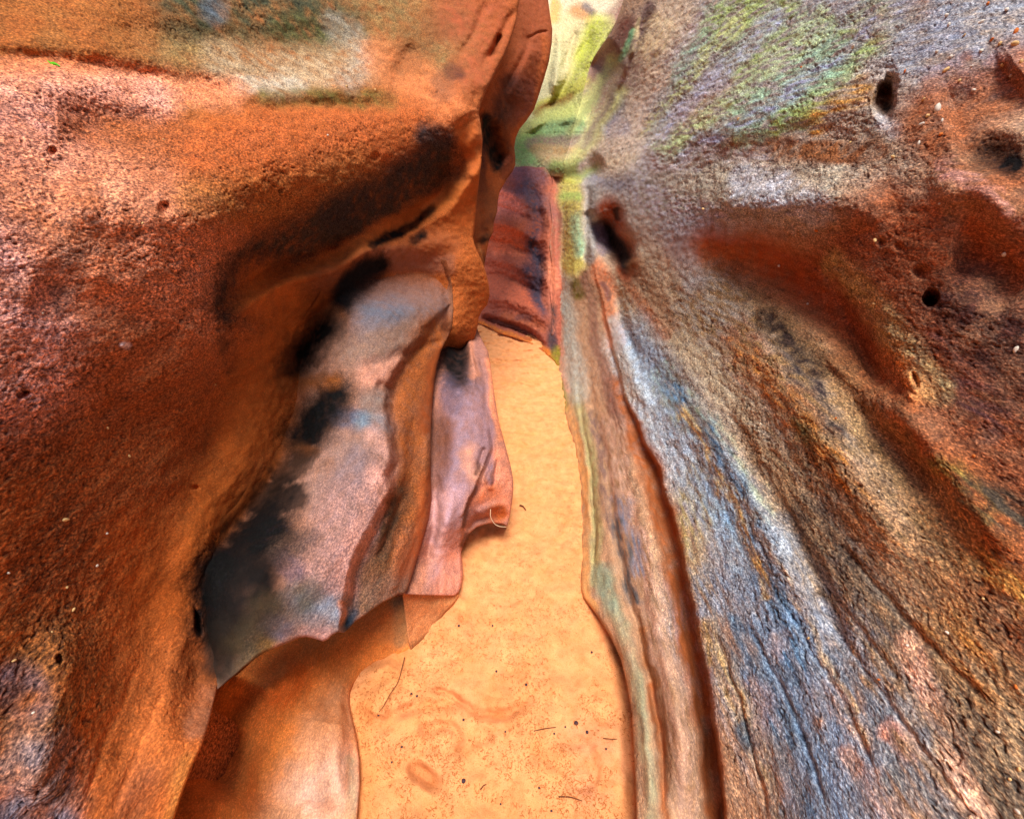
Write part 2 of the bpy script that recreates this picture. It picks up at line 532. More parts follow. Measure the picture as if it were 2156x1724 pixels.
sand_paint = [
    ([(845, 1380), (800, 1440), (765, 1500), (768, 1600), (765, 1740)], 26, (222, 142, 84), .75, dict(br=.1, soft=.9)),
    ([(876, 1618), (910, 1646)], 17, (196, 124, 76), .8, dict(br=.25, soft=.35)),
    ([(800, 1545), (840, 1500), (910, 1482), (985, 1490)], 9, (206, 132, 84), .5, sg), ([(975, 1468), (1000, 1500), (1060, 1505), (1120, 1475)], 9, (200, 124, 78), .6, sg), ([(900, 1450), (945, 1462), (985, 1490)], 7, (200, 124, 78), .7, sg), ([(880, 1545), (930, 1530), (960, 1540), (965, 1580)], 8, (206, 130, 82), .5, sg),
    ([(940, 1320), (960, 1360), (1010, 1400), (1060, 1440)], 40, (222, 150, 98), .45, sg), ([(1080, 1460), (1180, 1440)], 40, (222, 150, 98), .4, sg), ([(1230, 1560), (1270, 1600), (1250, 1660)], 44, (212, 142, 104), .55, sg), ([(820, 1560), (840, 1640)], 40, (220, 146, 94), .4, sg), ([(960, 1300), (1000, 1310), (1020, 1300)], 8, (208, 136, 88), .5, sg), ([(900, 1700), (1100, 1710)], 30, (216, 146, 92), .4, sg),
    ([(1040, 770), (1080, 764), (1130, 775)], 4, (220, 148, 92), .6, sg), ([(1060, 810), (1100, 802), (1140, 808)], 4, (220, 148, 92), .5, sg), ([(1060, 940), (1120, 930)], 20, (226, 152, 94), .4, sg), ([(1100, 1000), (1160, 1080)], 24, (226, 154, 98), .4, sg),
    ([(1290, 1560), (1300, 1600)], 40, (218, 150, 110), .35),
]
co, q, col, ro = sheet(sand_poly, None, sand_sculpt, sand_paint, (SAND, .35), amp=.55, stretch=(1, 1, 1), back=0, depth_fn=sand_depth, pit_col=False)
SAND_MAP = DepthMap(co)
def flat(u, v): return np.stack([u, v, np.full_like(u, -.06)], -1)
far_floor = world_sheet(flat, np.linspace(-14, 14, 60), np.linspace(-12, 26, 80), SAND, .4, .4)
def mat_sand():
    m, nt, bs = new_mat('orange_sand')
    L = nt.links.new
    col = N(nt, 'ShaderNodeAttribute', attribute_name='Col'); geo = N(nt, 'ShaderNodeNewGeometry')
    def nz(s, d, r=.6):
        n = N(nt, 'ShaderNodeTexNoise'); n.inputs['Scale'].default_value = s; n.inputs['Detail'].default_value = d; n.inputs['Roughness'].default_value = r
        L(geo.outputs['Position'], n.inputs['Vector']); return n.outputs['Fac']
    def rg(x, a, b, c=0., d=1.):
        n = N(nt, 'ShaderNodeMapRange'); L(x, n.inputs[0])
        for i, v in enumerate((a, b, c, d)): n.inputs[i + 1].default_value = v
        return n.outputs[0]
    def mx(f, a, b):
        n = N(nt, 'ShaderNodeMix', data_type='RGBA', blend_type='MULTIPLY'); L(f, n.inputs[0]); L(a, n.inputs[6]); n.inputs[7].default_value = b
        return n.outputs[2]
    big, md, fn = nz(9, 4), nz(45, 4, .7), nz(330, 3, .7)
    c = mx(rg(big, .42, .72), col.outputs['Color'], (.93, .84, .72, 1))
    c = mx(rg(md, .52, .74, 0, .8), c, (.84, .70, .56, 1))
    c = mx(rg(fn, .54, .68, 0, .9), c, (.70, .50, .38, 1))
    L(c, bs.inputs['Base Color'])
    bs.inputs['Roughness'].default_value = .95; bs.inputs['Specular IOR Level'].default_value = .1
    bp = N(nt, 'ShaderNodeBump'); bp.inputs['Distance'].default_value = .003; bp.inputs['Strength'].default_value = .9
    h = N(nt, 'ShaderNodeMath', operation='ADD'); L(fn, h.inputs[0]); L(md, h.inputs[1]); L(h.outputs[0], bp.inputs['Height'])
    L(bp.outputs['Normal'], bs.inputs['Normal'])
    return m
M_SAND = mat_sand()
fc, fq, fcol, fr = joined([(co, q, col, ro), far_floor])
link('ground', mesh_from('ground', fc, fq, M_SAND, True, fcol, fr), kind='structure')

SURF = {}
def rock_thing(name, parts, mat, label, cat, loc):
    co, q, col, ro = joined(parts) if isinstance(parts, list) else parts
    return link(name, mesh_from(name, co - np.array(loc), q, mat, True, col, ro), label, cat, loc=loc)
def rock_part(name, parts, mat, parent):
    co, q, col, ro = joined(parts) if isinstance(parts, list) else parts
    me = mesh_from(name, co, q, mat, True, col, ro)
    return link(name, me, parent=parent)

# ------------------------------------------------------------------ shapes at the far end of the passage
F_poly = [(960, -420), (1460, -420), (1460, 0), (1330, 230), (1280, 372), (1010, 372)]
F_ctrl = [(1080, 352, 'd', 5.4), (1160, 352, 'd', 5.1), (1240, 352, 'd', 4.6), (1010, 400, 'd', 5.9), (1280, 400, 'd', 4.6), (1120, 400, 'd', 5.6), (1200, 400, 'd', 5.1), (1100, 290, 'd', 5.9), (1170, 285, 'd', 5.6), (1240, 280, 'd', 4.95), (1120, 230, 'd', 6.4), (1200, 210, 'd', 6.1), (1250, 180, 'd', 5.6), (1160, 120, 'd', 7.4), (1230, 110, 'd', 7.0), (1300, 100, 'd', 6.4), (1000, 100, 'd', 7.6), (1200, 20, 'd', 8.6), (1320, 0, 'd', 7.6), (1460, 0, 'd', 7.2), (1200, -400, 'd', 10.5), (1460, -400, 'd', 9.5), (960, -400, 'd', 10.5)]
F_sculpt = [('g', [(1085, 345), (1170, 285), (1250, 190), (1310, 80)], 8, .05), ('g', [(1120, 345), (1200, 285), (1270, 200)], 9, -.06), ('g', [(1100, 290), (1180, 220), (1240, 130), (1280, 40)], 8, -.07), ('g', [(1160, 345), (1230, 290), (1290, 210)], 8, .05), ('s', [(1150, 75), (1178, 58), (1200, 52), (1240, 44), (1300, 40)], 8, -.5, 60), ('g', [(1180, 60), (1175, 120), (1160, 200)], 10, -.28), ('g', [(1255, 60), (1215, 130), (1180, 200), (1140, 250)], 12, .32), ('g', [(1300, 30), (1270, 80), (1230, 150)], 10, -.3), ('g', [(1215, 60), (1200, 110), (1185, 150)], 7, .18), ('g', [(1200, 230), (1150, 262), (1105, 300)], 9, .05), ('g', [(1120, 252), (1170, 222), (1220, 190)], 10, .05), ('g', [(1115, 306), (1170, 298), (1250, 290)], 11, .05), ('g', [(1100, 270), (1180, 250), (1240, 250)], 14, -.15), ('g', [(1320, -40), (1290, 40)], 6, .2)]
F_paint = [
    ([(1150, 40), (1230, 10), (1300, -60)], 70, (244, 222, 190), .9, dict(rough=.6)), ([(1190, 60), (1185, 160)], 50, (228, 210, 156), .85), ([(1215, 22), (1240, 36)], 18, (206, 130, 70), .6), ([(1232, 12), (1250, 30)], 8, (96, 96, 110), .6), ([(1170, 5), (1172, 40)], 10, (226, 170, 70), .6),  # first stroke paints the sunlit top into the rock colour
    ([(1300, 40), (1320, 0)], 22, (150, 100, 90), .8), ([(1262, 60), (1240, 110), (1215, 170), (1180, 200)], 26, LM, .9, dict(br=.4)), ([(1170, 120), (1150, 190), (1130, 240)], 22, (226, 218, 166), .8), ([(1130, 230), (1190, 195), (1230, 175)], 14, (196, 190, 84), .8), ([(1130, 240), (1180, 218), (1200, 205)], 12, (140, 90, 50), .75),
    ([(1100, 280), (1160, 258), (1230, 230)], 24, (196, 202, 116), .9, dict(br=.4)), ([(1150, 285), (1200, 270), (1240, 262)], 24, (140, 172, 116), .8, dict(br=.7)), ([(1090, 315), (1130, 300)], 22, (130, 176, 96), .9), ([(1095, 340), (1130, 335)], 14, (150, 196, 120), .8), ([(1120, 303), (1180, 296), (1250, 300)], 13, (136, 112, 98), .8, dict(br=.6)), ([(1130, 318), (1200, 316), (1260, 322)], 12, (176, 140, 96), .8), ([(1140, 335), (1200, 340), (1250, 345)], 12, (206, 170, 126), .7), ([(1170, 352), (1240, 352)], 16, GN, .85, dict(br=.5)),
]
B_poly = [(940, 348), (1060, 357, 10), (1085, 352, 12), (1110, 350, 12), (1130, 353, 12), (1150, 351, 12), (1172, 356, 10), (1190, 356), (1200, 500), (1196, 700), (1185, 790, 0), (1168, 762, 3), (1140, 737, 4), (1120, 725, 4), (1090, 714, 4), (1070, 708, 4), (1050, 702, 4), (1030, 690, 4), (1010, 682, 4), (940, 660)]
B_ctrl = [(940, 352, 'd', 6.3), (1030, 420, 'd', 5.4), (1010, 560, 'd', 5.5), (1078, 352, 'd', 5.3), (1150, 352, 'd', 5.15), (1190, 356, 'd', 5.5), (1185, 420, 'd', 5.05), (1190, 500, 'd', 4.75), (1060, 500, 'd', 5.05), (1120, 500, 'd', 4.85), (1120, 420, 'd', 5.0), (1050, 620, 'd', 4.8), (1120, 620, 'd', 4.6), (1180, 650, 'd', 4.35), (1010, 683, 'd', 4.75), (1050, 700, 'd', 4.48), (1090, 714, 'd', 4.33), (1140, 737, 'd', 4.1), (1168, 762, 'd', 3.85), (940, 600, 'd', 5.2), (940, 672, 'd', 4.9)]
B_sculpt = [('g', [(1000, 392), (1060, 402), (1120, 428), (1170, 440)], 12, -0.059), ('g', [(1000, 425), (1060, 440), (1130, 468)], 7, 0.060), ('g', [(1000, 462), (1070, 474), (1150, 510)], 14, -0.128), ('g', [(1000, 506), (1060, 512), (1140, 548)], 7, 0.048), ('g', [(1000, 542), (1080, 556), (1160, 600)], 14, -0.112), ('g', [(1000, 580), (1070, 586), (1150, 628)], 7, 0.072), ('g', [(1000, 622), (1080, 632), (1160, 680)], 16, -0.135),
    ('g', [(1010, 668), (1055, 680), (1105, 700), (1150, 735)], 8, .22), ('g', [(1090, 372), (1150, 380)], 10, .10), ('g', [(1120, 385), (1138, 460), (1130, 540), (1150, 650)], 12, .10), ('g', [(1164, 430), (1152, 540), (1163, 700)], 12, -.10)]
B_paint = [
    ([(1050, 420), (1090, 428)], 20, (214, 132, 122), .7, dict(br=.6)), ([(1045, 525), (1090, 528)], 12, (206, 118, 92), .6, dict(br=.6)), ([(1045, 610), (1100, 618)], 16, (200, 108, 88), .6, dict(br=.6)), ([(1010, 582), (1075, 588), (1140, 620)], 8, (96, 48, 40), .6, dict(br=.6, soft=1)), ([(1010, 508), (1075, 514), (1140, 545)], 7, (104, 56, 50), .5, dict(br=.6, soft=1)),
    ([(1090, 365), (1160, 372)], 16, (124, 84, 92), .85), ([(1045, 430), (1085, 440)], 22, (206, 122, 108), .85), ([(1060, 500), (1110, 500)], 34, (178, 84, 58), .8), ([(1050, 590), (1120, 620)], 40, (176, 86, 64), .7), ([(1110, 392), (1134, 445), (1122, 515), (1138, 575), (1132, 610), (1148, 655)], 14, (66, 58, 72), .85, dict(br=.7, soft=.9, fray=.6)), ([(1105, 400), (1135, 420)], 26, (86, 70, 86), .7, dict(br=.7, soft=.9, fray=.6)), ([(1110, 570), (1130, 600)], 20, (58, 44, 56), .7, dict(br=.6, soft=.9, fray=.5)), ([(1070, 665), (1140, 690)], 12, (156, 80, 54), .7), ([(1090, 668), (1110, 672)], 7, (90, 60, 64), .6), ([(1010, 682), (1050, 700), (1090, 712), (1140, 735), (1168, 765)], 9, (196, 104, 40), .85), ([(1160, 690), (1164, 725)], 10, (44, 44, 56), .85), ([(1155, 460), (1158, 540), (1160, 640)], 10, (202, 112, 84), .7), ([(1170, 740), (1185, 790)], 12, (120, 116, 32), .8),
]
# stains that run across where the far surfaces meet
SEAM_FR = [([(1195, 345), (1250, 280), (1310, 190)], 13, (184, 182, 120), .75, dict(soft=1, br=.5, rough=.4)), ([(1160, 352), (1205, 358), (1250, 350)], 13, (142, 152, 92), .8, dict(soft=1, br=.6, rough=.4)), ([(1200, 275), (1250, 205), (1290, 130)], 10, (160, 166, 104), .7, dict(soft=1, br=.6)), ([(1225, 352), (1275, 300), (1335, 230)], 10, (178, 160, 150), .7, dict(soft=1, br=.6)),
           ([(1215, 235), (1262, 165)], 8, (200, 200, 124), .6, dict(soft=1, br=.6)), ([(1225, 310), (1270, 240), (1310, 170)], 6, (130, 108, 106), .6, dict(soft=1, br=.6)), ([(1240, 345), (1290, 320), (1340, 310)], 9, (186, 170, 156), .6, dict(soft=1, br=.6))]
SEAM_BR = [([(1163, 372), (1162, 480), (1161, 600), (1160, 690)], 11, (176, 98, 80), .9, dict(soft=1, br=.5, rough=.3)), ([(1152, 420), (1170, 470)], 12, (120, 84, 84), .6, dict(soft=1, br=.8)), ([(1150, 560), (1172, 600)], 12, (206, 124, 96), .6, dict(soft=1, br=.8)), ([(1166, 650), (1160, 730)], 8, (70, 56, 58), .7, dict(soft=1, br=.5))]

# ------------------------------------------------------------------ right wall
R_poly = [(1160, 352), (1164, 385), (1158, 425), (1163, 470), (1157, 515), (1163, 560), (1158, 610), (1163, 660), (1160, 715, 2), (1166, 750, 4), (1172, 790, 5), (1188, 872, 6), (1203, 920, 6), (1213, 962, 6), (1220, 1010, 6), (1222, 1050, 6), (1224, 1150, 6), (1222, 1240, 7), (1228, 1258, 8), (1243, 1277, 9), (1258, 1297, 10),
          (1284, 1338, 12), (1306, 1385, 12), (1320, 1440, 12), (1330, 1500, 12), (1334, 1570, 10), (1338, 1650, 10), (1340, 1724, 10), (1342, 1860, 10),
          (2560, 1860), (2560, -420), (1350, -420), (1326, -60, 4), (1313, 0, 4), (1306, 22, 4), (1297, 46, 4), (1286, 68, 4), (1273, 88, 4), (1260, 106, 4), (1250, 122, 3), (1243, 138, 2), (1238, 155, 1), (1233, 172), (1228, 195), (1222, 222), (1213, 250), (1205, 278), (1198, 310), (1190, 335), (1182, 352)]
R_ctrl = [(1160, 720, 'z', 0), (1190, 880, 'z', 0.0), (1213, 960, 'z', 0.0), (1222, 1040, 'z', 0.0), (1224, 1150, 'z', 0), (1222, 1240, 'z', .01), (1250, 1288, 'z', .05), (1300, 1372, 'z', .10), (1324, 1450, 'z', .12), (1338, 1560, 'z', .12), (1340, 1724, 'z', .12), (1346, 1950, 'z', .1),
          (1440, 1724, 'z', .15), (1530, 1724, 'z', .2), (1700, 1724, 'x', .57), (1900, 1724, 'x', .65), (2156, 1724, 'x', .75), (2400, 1724, 'x', .82), (1700, 1950, 'x', .54), (2400, 1950, 'x', .76),
          (1330, 1300, 'z', .16), (1440, 1300, 'z', .26), (1600, 1300, 'x', .66), (1800, 1300, 'x', .76), (2156, 1300, 'x', .85), (2400, 1300, 'x', .89),
          (1260, 1040, 'z', .11), (1330, 1040, 'z', .25), (1400, 1000, 'z', .36), (1550, 1050, 'x', .74),
          (1225, 880, 'z', .10), (1262, 862, 'z', .2), (1320, 862, 'z', .36), (1450, 862, 'x', .76), (1700, 862, 'x', .88), (2156, 862, 'x', .97), (2400, 862, 'x', 1.0),
          (1185, 720, 'z', .12), (1190, 600, 'd', 4.35), (1260, 600, 'd', 3.65), (1330, 600, 'd', 3.0), (1450, 600, 'd', 2.25), (1700, 600, 'd', 1.45), (2156, 600, 'd', .86), (2400, 600, 'd', .74),
          (1175, 361, 'd', 5.0), (1250, 361, 'd', 4.25), (1320, 361, 'd', 3.4), (1450, 361, 'd', 2.42), (1700, 361, 'd', 1.5), (2156, 361, 'd', .9), (2400, 361, 'd', .78),
          (1240, 230, 'd', 5.0), (1250, 100, 'd', 5.2), (1320, 100, 'd', 4.1), (1450, 100, 'd', 2.85), (1700, 100, 'd', 1.75), (2156, 100, 'd', 1.03), (2400, 100, 'd', .9),
          (1330, -400, 'd', 5.2), (1300, 20, 'd', 4.6), (1700, -400, 'd', 2.3), (2156, -400, 'd', 1.28), (2400, -400, 'd', 1.1)]
R_sculpt = [
    # edge of the big sloping slab: a sharp step down to the orange gutter at its foot
    ('s', [(1268, 640), (1292, 740), (1316, 830), (1352, 920), (1392, 1010), (1420, 1110), (1448, 1230), (1474, 1350), (1500, 1500), (1516, 1620), (1530, 1760), (1545, 1900)], 9, .10, 42),
    ('g', [(1330, 900), (1372, 1000), (1402, 1110), (1430, 1240), (1455, 1370), (1480, 1510), (1495, 1640), (1500, 1760)], 17, .05),
    ('g', [(1255, 640), (1275, 740), (1296, 840), (1330, 960), (1360, 1100), (1388, 1300), (1420, 1480), (1440, 1620), (1448, 1760)], 22, -.035),
    ('g', [(1230, 700), (1248, 850), (1280, 1000), (1300, 1150), (1330, 1280), (1366, 1420), (1392, 1560), (1402, 1760)], 10, .035),
    ('g', [(1210, 760), (1228, 900), (1245, 1020), (1252, 1150), (1247, 1240)], 5, .03),
    ('g', [(1195, 640), (1205, 760), (1222, 880), (1236, 1000), (1240, 1150)], 7, -.02),
    ('g', [(1262, 1230), (1290, 1300), (1325, 1380), (1350, 1480), (1365, 1600), (1368, 1760)], 14, -.018),
    ('g', [(1304, 700), (1330, 790), (1370, 870)], 14, -.04), ('g', [(1300, 600), (1318, 690), (1345, 760)], 12, .07),
    # deep alcove and the two upright hollows
    ('g', [(1262, 452, .8), (1282, 490, 1), (1305, 530, 1), (1322, 560, .7)], 28, .50), ('g', [(1285, 432), (1298, 448), (1303, 470)], 9, .08),
    ('g', [(1310, 450), (1330, 520), (1350, 580)], 16, -.05), ('g', [(1240, 440), (1250, 480), (1262, 520)], 12, .12),
    ('p', 1860, 212, 20, 34, 8, .075, .45), ('p', 1872, 180, 15, 20, 25, .04, .6), ('p', 1874, 152, 14, 14, 0, .010, .8), ('g', [(1845, 250), (1880, 262)], 14, -.012),
    ('p', 2090, 325, 50, 30, -10, .03, .95), ('p', 1857, 510, 8, 9, 0, .014, .6), ('p', 1894, 522, 11, 8, 20, .012, .7), ('p', 1961, 628, 15, 17, 0, .045, .4), ('p', 1938, 574, 14, 12, 0, .02, .7),
    ('p', 1928, 800, 7, 14, -20, .02, .5), ('g', [(1905, 780), (1930, 830), (1900, 830)], 14, -.012),
    # red-floored scoops on the slab
    ('g', [(1440, 540, .8), (1560, 560, 1.2), (1680, 600, 1.2), (1770, 690, 1), (1830, 780, .8), (1900, 860, .6)], 54, .12), ('g', [(1450, 420), (1600, 436), (1760, 440), (1880, 410)], 50, -.055), ('g', [(2000, 520), (2090, 560), (2156, 640)], 60, .04),
    ('s', [(1900, 850, 0), (1840, 800, .7), (1800, 730, 1), (1770, 650, 1), (1720, 570, 1), (1600, 520, .7), (1450, 490, 0)], 26, .035, 60),
    ('g', [(1420, 390), (1560, 330), (1700, 290), (1850, 290)], 40, .035), ('g', [(1500, 420), (1650, 420), (1800, 380)], 42, -.035),
    ('g', [(1620, 660), (1720, 760), (1850, 900), (1990, 1060)], 34, .042), ('g', [(1540, 690), (1660, 830), (1790, 1010), (1920, 1200)], 50, -.036),
    ('g', [(1350, 640), (1420, 760), (1500, 900), (1600, 1080), (1700, 1300)], 44, -.036), ('g', [(1700, 700), (1850, 830), (2000, 1000), (2156, 1200)], 40, -.03), ('g', [(1480, 820), (1600, 1000), (1720, 1220), (1800, 1420)], 26, .028), ('g', [(1330, 740), (1400, 800), (1480, 830)], 26, .02),
    ('g', [(1980, 250), (2060, 220), (2156, 160)], 60, .05), ('g', [(1960, 420), (2060, 400), (2140, 480)], 40, -.03),
    # cracks along the bedding
    ('g', [(1500, 1320), (1540, 1430), (1580, 1560), (1620, 1730)], 4, 0.0090), ('g', [(1560, 1290), (1640, 1440), (1700, 1580), (1750, 1740)], 5, 0.0060), ('g', [(1640, 1260), (1760, 1450), (1850, 1640)], 6, 0.0050),
    ('g', [(1680, 1200), (1830, 1420), (1960, 1600), (2060, 1730)], 7, 0.0050), ('g', [(1600, 1050), (1740, 1230), (1900, 1440)], 7, 0.0050), ('g', [(1760, 1130), (1930, 1330), (2100, 1500)], 8, 0.0060),
    ('g', [(1430, 900), (1520, 1070), (1600, 1230)], 7, 0.0050), ('g', [(1400, 860), (1470, 1020), (1520, 1180)], 6, -0.0040),
    # ribs up the far end
    ('g', [(1345, 60), (1310, 160), (1275, 250), (1250, 320)], 7, -.05), ('g', [(1375, 20), (1330, 130), (1300, 220)], 10, .07), ('g', [(1420, 30), (1360, 140), (1310, 260), (1280, 330)], 9, -.03), ('g', [(1470, 30), (1390, 170), (1330, 290)], 11, .03),
    ('g', [(1315, 120), (1290, 170), (1262, 200)], 16, -.06), ('g', [(1560, 90), (1430, 220), (1340, 320)], 14, .02), ('g', [(1215, 400), (1212, 500), (1208, 620)], 13, -.06), ('g', [(1190, 380), (1186, 500), (1180, 640)], 7, .07), ('g', [(1240, 380), (1237, 470), (1230, 570)], 7, .06),
]
gz = dict(streak=1, br=.8, warp=1.6)
